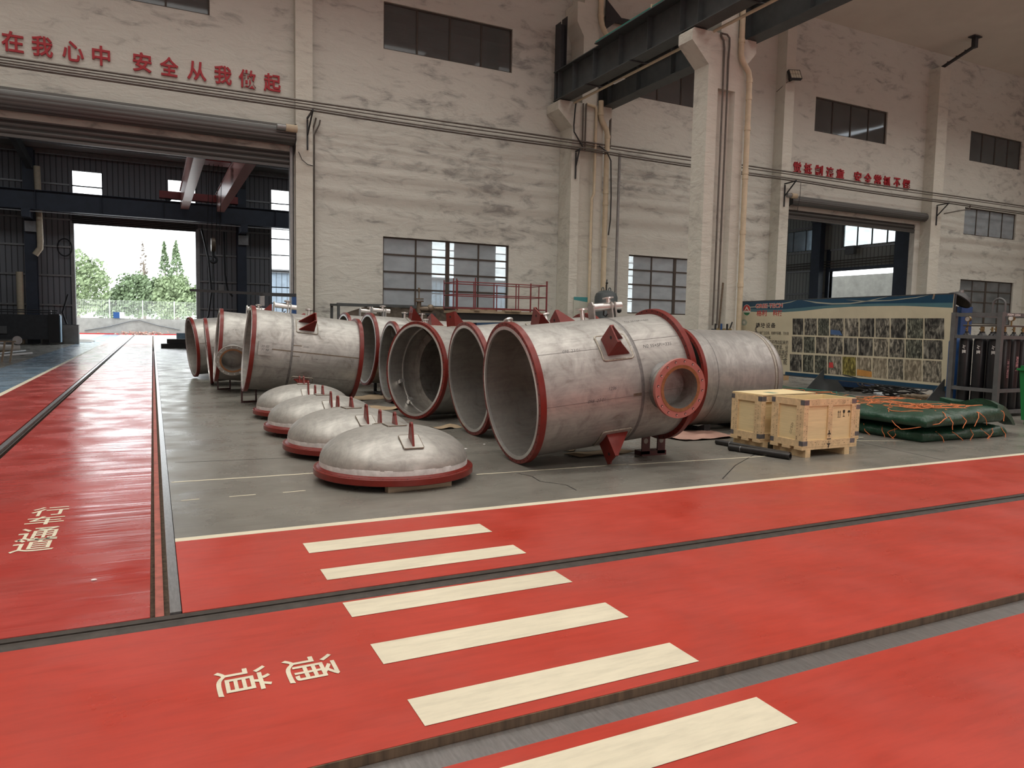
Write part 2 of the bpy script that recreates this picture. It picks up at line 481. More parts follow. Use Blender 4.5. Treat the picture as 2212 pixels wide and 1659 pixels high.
for nm, a in (('wall_left', (-12.3, -12, -15, 26.3)), ('wall_right', (48.5, 48.8, -15, 26.3)), ('wall_front', (-12.3, 48.8, -15.3, -15))):
    struct(MB().box(*a, 0, 16.75).build(nm, 'plaster', smooth=False))
# ceiling: insulation cloth hung in shallow swags that run along the wall
mb = MB(); ys = [26.3 - 0.2 * i for i in range(208)]
vs = []
for y in ys:
    z = 16.52 + 0.10 * abs(sin((26.0 - y) * pi / 6.0)) + (26.0 - y) * 0.035
    z = min(z, 17.4)
    vs += [(-12.3, y, z), (48.8, y, z)]
mb.add(vs, [(2 * i, 2 * i + 1, 2 * i + 3, 2 * i + 2) for i in range(len(ys) - 1)])
struct(mb.build('ceiling', 'ceiling_cloth', fix=False))

# windows: frame with thin bars, panes behind
for i, (x0, x1, z0, z1, nc, nr, gl) in enumerate(WIN):
    mb = MB(); y0, y1 = 26.08, 26.15
    b = 0.05
    mb.box(x0, x0 + b, y0, y1, z0, z1).box(x1 - b, x1, y0, y1, z0, z1)
    mb.box(x0 + b, x1 - b, y0, y1, z0, z0 + b).box(x0 + b, x1 - b, y0, y1, z1 - b, z1)
    for k in range(1, nc):
        x = x0 + (x1 - x0) * k / nc; h = 0.075 if (nr > 1 and k == nc // 2) else 0.03
        mb.box(x - h, x + h, y0, y1, z0 + b, z1 - b)
    for k in range(1, nr):
        z = z0 + (z1 - z0) * k / nr
        mb.box(x0 + b, x1 - b, y0 + 0.005, y1 - 0.005, z - 0.03, z + 0.03)
    f = struct(mb.build('window_%d' % (i + 1), 'window_frame', smooth=False))
    MB().box(x0 + 0.02, x1 - 0.02, 26.11, 26.118, z0 + 0.02, z1 - 0.02).build('pane', gl, f, smooth=False)

# pilasters on the back wall
for i, (x0, x1, y0, zt) in enumerate([(4.42, 4.98, 25.70, 16.4), (26.26, 26.84, 25.42, 15.57), (37.15, 37.98, 25.40, 15.55), (46.9, 47.5, 25.45, 15.55), (-6.55, -6.0, 25.7, 16.4)]):
    struct(MB().box(x0, x1, y0, 26.0, 0, zt).build('trim_%d' % (i + 1), 'plaster_column', smooth=False))

# ================================================================ floor
XC = [-30, -12, -4.22, -2.87, -2.76, -1.74, -1.56, -0.04, 0.12, 48.5]
YC = [-15, 2.36, 2.56, 4.08, 4.26, 5.68, 5.77, 26.15, 52.6, 83.2]
def floor_kind(x, y):
    if 2.36 < y < 2.56 or 4.08 < y < 4.26: return 'pit'
    if y > 4.26 and (-1.74 < x < -1.56 or -0.04 < x < 0.12): return 'pit'
    if y > 52.6: return 'floor_outside' if not (-4.22 < x < 0) else ('floor_blue' if x < -2.87 else 'floor_outside')
    if y > 26.15 and x < -4.22: return 'floor_grey'
    if y < 26.15 and x < -12: return None
    if -2.87 < x < -2.76 and y > 4.26: return 'paint_cream'
    if -4.22 < x < -2.87 and y > 5.77: return 'floor_blue'
    if x < -4.22 and y > 5.77: return 'floor_grey'
    if -2.76 < x < 0.12 and y > 4.26: return 'floor_red_aisle'
    if x < 0.12 and y > 4.26: return 'floor_red'
    if y > 5.77: return 'floor_grey'
    if y > 5.68: return 'paint_cream'
    return 'floor_red'
cells = {}
for i in range(len(XC) - 1):
    for j in range(len(YC) - 1):
        k = floor_kind((XC[i] + XC[i + 1]) / 2, (YC[j] + YC[j + 1]) / 2)
        if k: cells.setdefault(k, []).append((XC[i], XC[i + 1], YC[j], YC[j + 1]))
PIT = -0.09
for k, cs in cells.items():
    mb = MB()
    for (a, b, c, d) in cs:
        z = PIT if k == 'pit' else 0.0
        mb.box(a, b, c, d, -0.4, z)
    o = struct(mb.build('floor', 'trench_dirt' if k == 'pit' else k, smooth=False))
    if k == 'floor_red': FLOOR = o

# zebra crossing and lettering painted on the red floor: parts of the floor
def flat_paint(name, poly, m, z=0.0025):
    return MB().add([(x, y, z) for x, y in poly], [list(range(len(poly)))]).build(name, m, FLOOR, smooth=False, fix=False)
for y0, y1 in ((5.043, 5.290), (4.462, 4.676), (3.83, 4.055), (3.225, 3.46), (2.642, 2.868), (2.04, 2.269), (1.43, 1.66)):
    flat_paint('crosswalk_stripe', [(0.948, y0), (2.345, y0), (2.345, y1), (0.948, y1)], 'paint_cream')
def floor_char(ch, cx, cy, w, h, rot, name='painted_character', bold=0.007):
    vs, fs = text_mesh(ch, 1.0, bold)
    vs = fit_text(vs, w, h)
    R = Matrix.Rotation(rot, 4, 'Z'); T = Matrix.Translation((cx, cy, 0.0028))
    mb = MB(); mb.T = T @ R; mb.add(vs, fs)
    return mb.build(name, 'paint_cream', FLOOR, smooth=False, fix=False)
for ch, cx, cy, h in (('行', -0.785, 6.98, 0.30), ('车', -0.785, 6.67, 0.27), ('通', -0.78, 6.265, 0.36), ('道', -0.775, 5.98, 0.36)):
    floor_char(ch, cx, cy, 0.262, h, radians(0))
for ch, cx in (('通', 0.63), ('道', 0.335)):
    floor_char(ch, cx, 3.325, 0.24, 0.232, radians(-90))
# worn cream lines and dashes on the grey floor
def dash(x0, y0, x1, y1, w=0.022):
    d = Vector((x1 - x0, y1 - y0)).normalized() * w / 2
    n = max(2, int(abs(x1 - x0) / 0.08)); up = []; dn = []
    for i in range(n + 1):
        t = i / n; j = 1 + rnd.uniform(-0.35, 0.25)
        x, y = x0 + (x1 - x0) * t, y0 + (y1 - y0) * t
        up.append((x - d.y * j, y + d.x * j)); dn.append((x + d.y * (2 - j), y - d.x * (2 - j)))
    flat_paint('worn_line', dn + up[::-1], 'paint_cream', 0.0015)
dash(0.14, 7.82, 1.58, 7.77, 0.035); dash(3.1, 7.10, 5.0, 7.02, 0.03); dash(5.0, 6.98, 7.1, 6.84, 0.03); dash(7.9, 8.0, 9.8, 7.57, 0.03)
for a, b in ((0.20, 0.35), (0.60, 0.83), (1.07, 1.28), (1.75, 1.86)): dash(a, 6.98, b, 6.99)
dash(9.0, 7.5, 10.1, 7.1, 0.03)
# saw cuts and cracks in the concrete
for pts in ([(7.0, 7.0), (6.2, 6.5), (5.5, 5.95)], [(9.5, 8.9), (9.3, 7.2), (9.05, 5.8)], [(3.55, 7.0), (3.62, 6.8), (3.58, 6.55), (3.75, 6.3), (3.72, 6.05)], [(0.2, 8.9), (2.0, 8.7), (3.0, 8.55)]):
    mb = MB()
    for p, q in zip(pts, pts[1:]):
        d = (Vector(q) - Vector(p)).normalized() * 0.006
        mb.add([(p[0] - d.y, p[1] + d.x, 0.0012), (p[0] + d.y, p[1] - d.x, 0.0012), (q[0] + d.y, q[1] - d.x, 0.0012), (q[0] - d.y, q[1] + d.x, 0.0012)], [(0, 1, 2, 3)])
    mb.build('floor_crack', 'black', FLOOR, smooth=False, fix=False)

# rails let into the floor
r = thing('floor_rail', 'dark steel rail let into the red floor just beyond the third crosswalk stripe', 'rail', (18, 4.17, PIT))
mb = MB(); mb.T = Matrix.Translation((0, -4.17, -PIT))
prof = [(4.10, -0.075), (4.10, -0.022), (4.115, -0.006), (4.14, 0.002), (4.165, 0.002), (4.19, -0.006), (4.198, -0.022), (4.198, -0.075)]
mb.prism(prof, 0, -29.9, 30.4); mb.build('rail_head', 'rail_dark', r)
mb = MB(); mb.T = Matrix.Translation((0, -4.17, -PIT)); mb.box(-29.9, 30.4, 4.203, 4.258, -0.07, -0.003); mb.build('edge_plate', 'rail_dark', r, smooth=False)
r = thing('floor_rail', 'grey flat rail at the bottom of the open slot nearest the camera', 'rail', (18, 2.42, PIT))
MB().box(-29.9, 30.4, -0.03, 0.131, 0, 0.048).build('rail_head', 'rail_bright', r, smooth=False)
MB().box(-29.9, 30.4, 0.133, 0.14, 0.0, 0.088).build('edge_plate', mat('rust_streaked', (0.115, 0.075, 0.045), 0.5, 0.2, var=0.55, scale=7, stretch=(3, 1, 0.3)), r, smooth=False)
r = thing('floor_rail', 'bright steel rail along the edge of the grey floor, running to the far gate', 'rail', (0.03, 40, PIT))
MB().box(0.028, 0.085, -35.72, 43, 0, 0.093).build('rail_head', 'rail_bright', r, smooth=False)
MB().box(-0.045, 0.0, -35.6, 2, 0, 0.035).build('groove_strip', 'rail_paint', r, smooth=False)
r = thing('floor_rail', 'left steel rail in the red aisle, running to the far gate', 'rail', (-1.65, 44, PIT))
MB().box(-0.065, -0.005, -39.7, 39, 0, 0.094).build('rail_head', 'rail_bright', r, smooth=False)
MB().box(0.0, 0.02, -39.7, 39, 0, 0.06).build('groove_strip', 'rail_dark', r, smooth=False)

# ================================================================ crane columns and girders
def crane_column(y0, y1, label):
    t = thing('crane_column', label, 'column', (15.5, (y0 + y1) / 2, 0))
    cy = (y0 + y1) / 2; h = (y1 - y0) / 2
    X0, X1 = 14.77 - 15.5, 16.20 - 15.5
    # I-shaped shaft: two flanges and a set-back web that stops below the corbels
    mb = MB()
    pl = [(X0, -h), (X0 + 0.38, -h), (X0 + 0.44, -h + 0.17), (X1 - 0.44, -h + 0.17), (X1 - 0.38, -h), (X1, -h),
          (X1, h), (X1 - 0.38, h), (X1 - 0.44, h - 0.17), (X0 + 0.44, h - 0.17), (X0 + 0.38, h), (X0, h)]
    mb.prism(pl, 2, 0.0, 8.75)
    mb.box(X0, X1, -h, h, 8.75, 10.33)
    mb.build('shaft', 'plaster_column', t, smooth=False)
    MB().prism([(X0 - 0.64, 9.97), (X0 - 0.64, 10.26), (X0 - 0.58, 10.32), (X0, 10.32), (X0, 9.38)], 1, -h, h).build('corbel', 'plaster_column', t, smooth=False)
    MB().prism([(X1 + 0.38, 9.98), (X1 + 0.38, 10.34), (X1, 10.34), (X1, 9.55)], 1, -h, h).build('corbel', 'plaster_column', t, smooth=False)
    mb = MB().box(-0.31, 0.36, -h, h, 10.33, 16.4); mb.build('upper_shaft', 'plaster_column', t, smooth=False)
    MB().prism([(-0.31, 12.85), (-0.62, 13.35), (-0.62, 14.1), (-0.31, 14.1)], 1, -h, h).build('corbel', 'plaster_column', t, smooth=False)
    return t
crane_column(25.05, 25.98, 'tall white concrete crane column standing against the back wall')
crane_column(17.286, 17.914, 'tall white concrete crane column standing free in front of the back wall')

def girder(x, y0, y1, label, stiff):
    t = thing('crane_girder', label, 'girder', (x, y1, 10.35))
    L = y0 - y1
    mb = MB().box(-0.012, 0.012, L, 0, 0.03, 1.09)
    mb.build('web', 'steel_girder', t, smooth=False)
    MB().box(-0.26, 0.26, L, 0, 0, 0.03).build('bottom_flange', 'steel_girder', t, smooth=False)
    MB().box(-0.26, 0.26, L, 0, 1.09, 1.12).build('top_flange', 'steel_girder', t, smooth=False)
    for y in stiff:
        MB().box(-0.2, -0.013, y - y1 - 0.008, y - y1 + 0.008, 0.03, 1.09).build('stiffener', 'steel_girder', t, smooth=False)
    MB().box(-0.22, 0.22, -0.02, 0.0, 0.03, 1.09).build('end_plate', 'steel_girder', t, smooth=False)
    MB().box(-0.05, 0.05, L, -0.6, 1.121, 1.24).build('crane_rail', 'rail_dark', t, smooth=False)
    return t
girder(14.42, 2.0, 25.55, 'dark grey crane girder with green conductor bars on the nearer side of the columns', [25.3, 24.2, 22.8, 21.2, 19.6, 18.0, 17.2, 15.0, 12.5, 10.0])
girder(16.46, 2.0, 25.55, 'dark grey crane girder on the far side corbels of the columns', [24.9, 23.0, 21.0, 19.0, 17.4, 15.0, 12.5, 10.0])
# green conductor bars carried along the top edge of the girder
cb = thing('conductor_rail', 'green four bar conductor rail along the top of the dark girder', 'conductor rail', (14.15, 22.3, 11.44))
for k in range(4):
    MB().box(-0.16 + k * 0.085, -0.11 + k * 0.085, -18, 0, 0.036, 0.088).build('conductor_bar', mat('conductor_green_%d' % k, (0.015, 0.20, 0.15), 0.45) if k == 0 else 'conductor_green_0', cb, smooth=False)
for y in (-3.2, -9.5): MB().box(-0.19, 0.18, y - 0.02, y + 0.02, 0.033, 0.14).build('insulator', 'pipe_cream', cb, smooth=False)
MB().box(-0.2, 0.004, -18, 0, -0.01, 0.025).build('carrier', 'steel_girder', cb, smooth=False)
# cream cable tubes hung below the girder flange
for (ya, yb, lb) in ((25.0, 18.05, 'between the two columns'), (17.15, 3.0, 'nearer than the free standing column')):
    tl = thing('cable_tube', 'cream tube under the dark crane girder ' + lb, 'tube', (14.80, ya, 10.27))
    MB().tube([(0, 0, 0), (0, yb - ya, 0)], 0.045, 10).build('tube', 'pipe_cream', tl)
    y = -1.9
    while y > yb - ya: MB().box(-0.7, 0.16, y - 0.035, y + 0.035, 0.045, 0.078).build('clamp_bar', 'steel_dark', tl, smooth=False); y -= 2.7
    MB().box(-0.035, 0.035, -3.35, -2.7, -0.055, -0.03).build('coupling', 'white_paint', tl, smooth=False)
# upright steel section standing on the girder end
es = tag(MB().box(-0.28, -0.26, -0.2, 0.2, 0, 1.75).box(0.0, 0.02, -0.2, 0.2, 0, 2.0).box(-0.26, 0.0, -0.01, 0.01, 0, 1.75).build('end_stop', 'steel_dark', smooth=False, loc=(14.45, 25.3, 11.47)), 'rusty dark steel upright standing on the far end of the crane girder', 'steel post')
# roof truss member behind the girder, dark steel
tr = thing('roof_brace', 'dark steel roof brace crossing above the crane girder at the top of the picture', 'brace', (16.6, 25.75, 13.0))
MB().bar((0.0, 0, 1.05), (7.0, 0, 1.35), 0.1, 0.22).build('strut', 'steel_dark', tr, smooth=False)
MB().bar((1.5, -0.12, 0.0), (4.2, -0.12, 2.6), 0.1, 0.22).build('diagonal', 'steel_dark', tr, smooth=False)
MB().prism([(0.0, 0.6), (0.0, 1.8), (0.75, 1.2)], 1, -0.03, 0.03).build('gusset', 'steel_dark', tr, smooth=False)

# steel roof feet on the two right pilasters
for (x, y, lb) in ((26.6, 25.5, 'nearer'), (37.6, 25.5, 'farther')):
    t = thing('roof_bracket', 'dark steel roof bracket on top of the %s right hand pilaster' % lb, 'bracket', (x, y, 15.57))
    MB().bar((0, 0.3, 0.02), (0, -1.5, 0.62), 0.16, 0.1).build('arm', 'steel_dark', t, smooth=False)
    MB().box(-0.12, 0.12, -1.62, -1.42, 0.55, 1.05).build('post', 'steel_dark', t, smooth=False)
    MB().box(-0.3, 0.3, -1.7, -1.34, 1.05, 1.09).build('top_plate', 'steel_dark', t, smooth=False)
    for k in range(3): MB().cbox((0, -0.2 - 0.45 * k, 0.22 + 0.15 * k), (0.2, 0.05, 0.1)).build('cleat', 'steel_dark', t, smooth=False)

# ================================================================ roller shutters
def roller_shutter(x0, x1, ztop, zroll, zbot, label, motor_left):
    t = thing('roller_shutter', label, 'roller shutter', ((x0 + x1) / 2, 25.98, zbot))
    cx = (x0 + x1) / 2; a, b = x0 - cx, x1 - cx
    # the roll of slats
    rr = (ztop - zroll) / 2; zc = (ztop + zroll) / 2 - zbot
    n = 15; prof = []
    for k in range(n * 8):
        th = 2 * pi * k / (n * 8); q = rr * (1 + 0.05 * abs(cos(n * th / 2)))
        prof.append((-rr - 0.0 + q * cos(th), zc + q * sin(th)))
    MB().prism(prof, 0, a, b).build('roll', 'shutter', t, angle=60)
    # curtain: curved slats
    pts = []; z = zroll + 0.15 - zbot; k = 0
    while z > 0.0:
        for j in range(6):
            zz = z - 0.18 * j / 6
            if zz < 0: break
            pts.append((0.10 - 0.07 * sin(pi * j / 6), zz))
        z -= 0.18
    pts.append((0.10, 0)); back = [(0.135, p[1]) for p in pts[::-1]]
    MB().prism(pts + back, 0, a + 0.05, b - 0.05).build('curtain', 'shutter', t, angle=50)
    MB().box(a + 0.05, b - 0.05, 0.05, 0.15, -0.06, 0.02).build('bottom_bar', 'shutter', t, smooth=False)
    for x in (a, b):
        s = 1 if x == b else -1
        MB().box(min(x - 0.09 * s, x), max(x - 0.09 * s, x), -0.02, 0.24, -zbot + 0.0, zroll - zbot + 0.1).build('guide_rail', 'galvanised', t, smooth=False)
        MB().prism([(-2 * rr - 0.05, zc - 0.2), (-2 * rr - 0.02, zc + rr), (-0.02, zc + rr + 0.1), (-0.02, zc - rr - 0.3), (-rr, zc - rr - 0.1)], 0, x, x + 0.02 * s).build('end_bracket', 'steel_dark', t, smooth=False)
    mx = a + 0.05 if motor_left else b + 0.0
    m = MB().tube([(mx + 0.02, -2 * rr - 0.15, zc + 0.12), (mx - 0.34, -2 * rr - 0.15, zc + 0.12)], 0.12, 16).build('motor', 'pipe_cream', t)
    MB().tube([(mx - 0.34, -2 * rr - 0.15, zc + 0.12), (mx - 0.62, -2 * rr - 0.15, zc + 0.12)], 0.1, 12).build('gearbox', 'galvanised', t)
    return t
roller_shutter(-6.0, 4.36, 8.12, 7.50, 6.88, 'big grey roller shutter, nearly fully rolled up, over the left gate', False)
roller_shutter(27.2, 37.3, 8.05, 7.62, 7.08, 'grey roller shutter rolled up above the right gate under the red slogan', True)

# ================================================================ red slogan characters on the wall (each a cut-out board)
def wall_char(ch, xa, xb, z0, z1, label):
    vs, fs = text_mesh(ch, 1.0, 0.018, 0.02)
    vs = fit_text(vs, xb - xa, z1 - z0)
    zs = [v.z for v in vs]; lo, hi = min(zs), max(zs)
    vs = [Vector((v.x, v.y, ((v.z - lo) / (hi - lo) - 0.5) * 0.05)) for v in vs]
    mb = MB(); mb.T = Matrix.Rotation(pi / 2, 4, 'X'); mb.add(vs, fs)
    o = mb.build('wall_character', 'letter_red', smooth=False, loc=((xa + xb) / 2, 25.972, (z0 + z1) / 2))
    return tag(o, label, 'sign character')
ORD = ['first', 'second', 'third', 'fourth', 'fifth', 'sixth', 'seventh', 'eighth', 'ninth', 'tenth', 'eleventh', 'twelfth']
LEFT = [('在', 3, 50.6), ('我', 68, 114), ('心', 134.5, 181), ('中', 199, 238), ('安', 287, 327.5), ('全', 345.6, 385.4), ('从', 404.4, 446), ('我', 463, 500.6), ('做', 516, 553), ('起', 570, 607)]
for k, (ch, p, q) in enumerate(LEFT):
    y = 90 + 0.166 * p
    wall_char(ch, at(p, y, 1, 25.95).x, at(q, y + 6, 1, 25.95).x, 9.22, 9.80, 'red cut-out character %s, %s from the left in the slogan above the big gate' % (ch, ORD[k]))
RIGHT = [('自', 320, 352), ('觉', 378, 440), ('抵', 465, 525), ('制', 552, 612), ('违', 640, 697), ('章', 722, 782), ('安', 862, 920), ('全', 943, 1000), ('常', 1022, 1078), ('抓', 1097, 1150), ('不', 1178, 1228), ('懈', 1250, 1305)]
for k, (ch, p, q) in enumerate(RIGHT):
    px, qx = 1612 + p / 3.687, 1612 + q / 3.687; y = 363 + 0.152 * (px - 1722)
    wall_char(ch, at(px, y, 1, 25.95).x, at(qx, y, 1, 25.95).x, 9.19, 9.72, 'red cut-out character %s, %s from the left in the slogan above the right gate' % (ch, ORD[k]))

# conduits strung along the back wall on brackets
def wall_conduit(p0, p1, r, label, sag=0.0, y=24.95):
    (x0, z0), (x1, z1) = p0, p1
    pts = []
    stops = [4.8, 14.85, 26.5, 37.5]
    for i in range(41):
        u = i / 40; x = x0 + (x1 - x0) * u; z = z0 + (z1 - z0) * u
        k = [s for s in stops if s <= x]; n = [s for s in stops if s > x]
        if k and n: v = (x - k[-1]) / (n[0] - k[-1]); z -= sag * 4 * v * (1 - v)
        pts.append((x - 15, 0, z - 8.6))
    o = MB().tube(pts, r, 8).build('conduit', 'conduit', loc=(15, y, 8.6))
    return tag(o, label, 'conduit', 'conduits along the back wall')
wall_conduit((-11.9, 8.72), (48.4, 8.99), 0.035, 'topmost grey conduit strung along the back wall below the slogans')
wall_conduit((-11.9, 8.635), (48.4, 8.885), 0.024, 'second highest thin conduit along the back wall, just under the topmost', 0.03)
wall_conduit((-11.9, 8.565), (48.4, 8.62), 0.030, 'upper conduit of the lower bundle along the back wall', 0.05, 24.86)
wall_conduit((-11.9, 8.555), (48.4, 8.575), 0.030, 'second conduit of the lower bundle along the back wall', 0.05, 24.80)
wall_conduit((-11.9, 8.50), (48.4, 8.51), 0.030, 'lowest conduit of the bundle along the back wall', 0.05, 24.88)
for x, y, lb in ((4.80, 25.70, 'on the pilaster right of the big gate'), (14.95, 25.05, 'on the crane column at the back wall'), (26.5, 25.42, 'on the pilaster left of the right gate'), (37.55, 25.40, 'on the pilaster right of the right gate')):
    t = thing('conduit_bracket', 'dark triangular steel bracket holding the conduits ' + lb, 'bracket', (x, y, 8.45), group='conduit brackets')
    MB().bar((0, 0, 0), (0, 24.72 - y, 0.03), 0.05).build('arm', 'steel_dark', t, smooth=False)
    MB().bar((0, -0.03, -0.05), (0, -0.03, -1.05), 0.05).build('upright', 'steel_dark', t, smooth=False)
    MB().bar((0, -0.05, -0.55), (0, 24.78 - y, 0.0), 0.045).build('strut', 'steel_dark', t, smooth=False)

# pipes on walls and columns
def pipe(name, pts, r, m, label, cat='pipe', group=None, n=12, collars=(), base=None):
    p0 = Vector(base or pts[0]); z = min(p[2] for p in pts); p0.z = z
    t = thing(name, label, cat, p0, group=group)
    MB().tube([Vector(p) - p0 for p in pts], r, n).build('pipe_run', m, t)
    for (x, y, zz) in collars:
        MB().tube([(x - p0.x, y - p0.y, zz - z - 0.06), (x - p0.x, y - p0.y, zz - z + 0.06)], r * 1.14, n).build('collar', m, t)
    return t
pipe('downpipe', [(15.86, 24.93, 16.3), (15.86, 24.93, 13.6), (15.95, 24.93, 13.3), (16.35, 24.93, 12.75), (16.42, 24.93, 12.5), (16.42, 24.93, 11.6)], 0.105, 'pipe_cream', 'upper length of cream downpipe on the far column above the girder', 'downpipe', collars=[(15.86, 24.93, 13.7), (16.42, 24.93, 12.4)])
pipe('downpipe', [(15.98, 24.93, 10.5), (15.98, 24.93, 9.95), (16.04, 24.93, 9.75), (16.27, 24.93, 9.42), (16.32, 24.93, 9.2), (16.32, 24.93, 0.0)], 0.105, 'pipe_cream', 'cream downpipe with an offset bend on the crane column at the back wall', 'downpipe', collars=[(15.98, 24.93, 10.0), (16.32, 24.93, 9.15), (16.32, 24.93, 7.0), (16.32, 24.93, 6.55), (16.32, 24.93, 4.9)])
pipe('downpipe', [(15.88, 17.16, 16.0), (15.88, 17.16, 9.80), (15.95, 17.16, 9.62), (16.20, 17.16, 9.35), (16.25, 17.16, 9.15), (16.25, 17.16, 0.0)], 0.085, 'pipe_cream', 'cream downpipe with an offset bend on the free standing crane column', 'downpipe', collars=[(15.88, 17.16, 10.2), (16.25, 17.16, 9.1), (16.25, 17.16, 8.6), (16.25, 17.16, 7.7), (16.25, 17.16, 6.4), (16.25, 17.16, 6.25), (16.25, 17.16, 4.6), (16.25, 17.16, 3.0)])
pipe('small_pipe', [(15.35, 24.98, 10.3), (15.75, 24.98, 10.25), (15.80, 24.98, 10.15), (15.80, 24.98, 6.9), (15.70, 24.98, 6.7), (15.70, 24.98, 1.6)], 0.055, 'pipe_cream', 'thin cream pipe left of the downpipe on the far crane column', n=10, collars=[(15.80, 24.98, 9.0), (15.70, 24.98, 4.4)])
for dx, lb in ((0.0, 'left'), (0.17, 'right')):
    top = [(15.15 + dx * 1.4, 17.24, 10.33), (15.17 + dx * 1.4, 17.24, 10.22), (15.26 + dx * 1.2, 17.24, 10.12), (15.30 + dx, 17.24, 9.9)] if dx == 0 else [(15.18, 17.22, 10.30), (15.36, 17.22, 10.30), (15.46, 17.22, 10.22), (15.47, 17.22, 10.0)]
    pipe('wall_conduit', top + [(15.30 + dx, 17.24, 9.6), (15.29 + dx, 17.24, 3.6), (15.28 + dx, 17.24, 1.75)], 0.028, 'conduit', 'thin grey gas pipe running down the free standing column, %s one of the pair' % lb, 'pipe', n=8, collars=[(15.29 + dx, 17.24, 5.0 - dx * 4)])
for dx, lb in ((0.0, 'left'), (0.13, 'right')):
    pipe('wall_conduit', [(15.2 + dx, 24.98, 10.3), (15.2 + dx, 24.98, 8.55)], 0.03, 'conduit', 'short grey conduit dropping from the far crane girder to the conduits, %s one' % lb, 'pipe', n=8)
pipe('black_cable', [(14.85, 24.95, 10.3), (14.80, 24.92, 10.0), (14.76, 24.92, 9.4), (14.78, 24.92, 9.15), (15.2, 24.92, 8.62)], 0.028, 'black', 'black cable looping from the girder end down to the conduits', 'cable', n=8)
pipe('black_cable', [(15.9, 24.86, 8.75), (16.25, 24.82, 8.55), (16.38, 24.72, 8.2), (16.44, 24.72, 6.8), (16.44, 24.72, 5.9), (16.38, 24.74, 5.3)], 0.028, 'black', 'black cable hanging beside the cream downpipe on the far column', 'cable', n=8)
pipe('vertical_pipe', [(16.62, 25.2, 10.3), (16.62, 25.2, 8.8)], 0.05, 'conduit', 'grey steel pipe from the far girder end down to the conduits', 'pipe', n=10)
pipe('vertical_pipe', [(17.25, 25.4, 8.75), (17.25, 25.4, 3.2), (17.2, 25.4, 0.0)], 0.06, 'galvanised', 'grey vertical pole dropping behind the grey air tank', 'pipe', n=10)
pipe('wall_conduit', [(5.12, 25.85, 8.55), (5.10, 25.9, 8.42), (4.99, 25.9, 8.05), (4.99, 25.92, 0.3)], 0.03, 'conduit', 'thin grey conduit down the wall beside the pilaster by the big gate, left one', 'pipe', n=8, collars=[(4.99, 25.92, 5.2), (4.99, 25.92, 3.8)])
pipe('wall_conduit', [(5.26, 25.85, 8.5), (5.24, 25.9, 8.35), (5.07, 25.9, 7.98), (5.06, 25.92, 0.3)], 0.026, 'conduit', 'thin grey conduit down the wall beside the pilaster by the big gate, right one', 'pipe', n=8)
pipe('thin_wire', [(4.5, 25.65, 7.3), (4.62, 25.66, 7.05), (4.8, 25.66, 6.92), (4.98, 25.7, 6.9)], 0.012, 'black', 'thin black wire sagging across the pilaster beside the big gate', 'wire', n=6)
pipe('thin_wire', [(27.3, 25.2, 8.6), (27.28, 25.2, 7.9), (27.15, 25.2, 7.2)], 0.012, 'black', 'thin black wire hanging from the conduits to the right shutter motor', 'wire', n=6)
pipe('thin_wire', [(46.3, 25.6, 8.4), (46.3, 25.6, 5.5), (46.35, 25.6, 5.1)], 0.02, 'black', 'black cable hanging at the right edge of the picture with a coil', 'wire', n=6)
pipe('hanging_hook_rod', [(37.75, 25.1, 8.0), (38.9, 24.9, 8.25), (39.5, 24.85, 8.35), (39.5, 24.85, 8.55)], 0.03, 'conduit', 'bent grey conduit beside the bracket on the far right pilaster', 'pipe', n=8)

# floodlight on the pilaster
t = thing('floodlight', 'black square LED floodlight on the pilaster left of the right gate', 'floodlight', (26.55, 25.35, 13.2))
mb = MB(); mb.T = Matrix.Rotation(radians(-22), 4, 'X') @ Matrix.Rotation(radians(-12), 4, 'Z')
mb.box(-0.30, 0.30, -0.30, -0.16, -0.24, 0.24); mb.build('housing', 'black', t, smooth=False)
mat('lamp_glass', (0.50, 0.47, 0.36), 0.3, var=0.15)
for i in range(4):
    for j in range(2):
        m2 = MB(); m2.T = mb.T; m2.box(-0.26 + i * 0.133, -0.145 + i * 0.133, -0.312, -0.301, -0.2 + j * 0.21, -0.01 + j * 0.21); m2.build('lens', 'lamp_glass', t, smooth=False)
MB().bar((-0.1, 0.06, -0.05), (-0.05, -0.2, 0), 0.06, 0.2).build('mount', 'black', t, smooth=False)
MB().tube([(-0.05, -0.1, -0.1), (-0.25, 0.02, -0.2), (-0.29, 0.3, -0.35), (-0.29, 0.6, -0.48)], 0.014, 6).build('cord', 'black', t)

# ================================================================ hall behind the wall
mb = MB()
FW = [(-4.3, -2.63), (1.0, 2.70), (7.37, 9.05), (13.2, 14.9), (19.0, 20.9), (24.3, 26.0), (30.2, 31.9), (36.0, 37.6)]
holes = [(a, b, 9.2, 10.56) for a, b in FW] + [(a, b, 1.76, 8.03) for a, b in FW[2:]] + [(-4.22, 2.62, 0, 7.36)]
wall_grid(mb, -30, 38.5, 0, 14.5, 52.6, 52.8, holes, 'x')
struct(mb.build('wall_far', 'cladding', smooth=False))
mb = MB()
wall_grid(mb, 26.3, 52.6, 0, 14.5, 38.4, 38.6, [(27.9, 32.75, 0, 5.43), (27.9, 31.95, 6.88, 8.22), (33.8, 36.9, 6.88, 8.22), (33.7, 36.5, 1.2, 3.7), (45.4, 48.2, 1.8, 8.4)], 'y')
struct(mb.build('wall_side', 'cladding_side', smooth=False))
struct(MB().box(-30.2, -30, 26.3, 52.8, 0, 14.5).build('wall_end', 'cladding_side', smooth=False))
struct(MB().box(-30, -12.3, 26.0, 26.3, 0, 14.5).build('wall_corner', 'plaster', smooth=False))
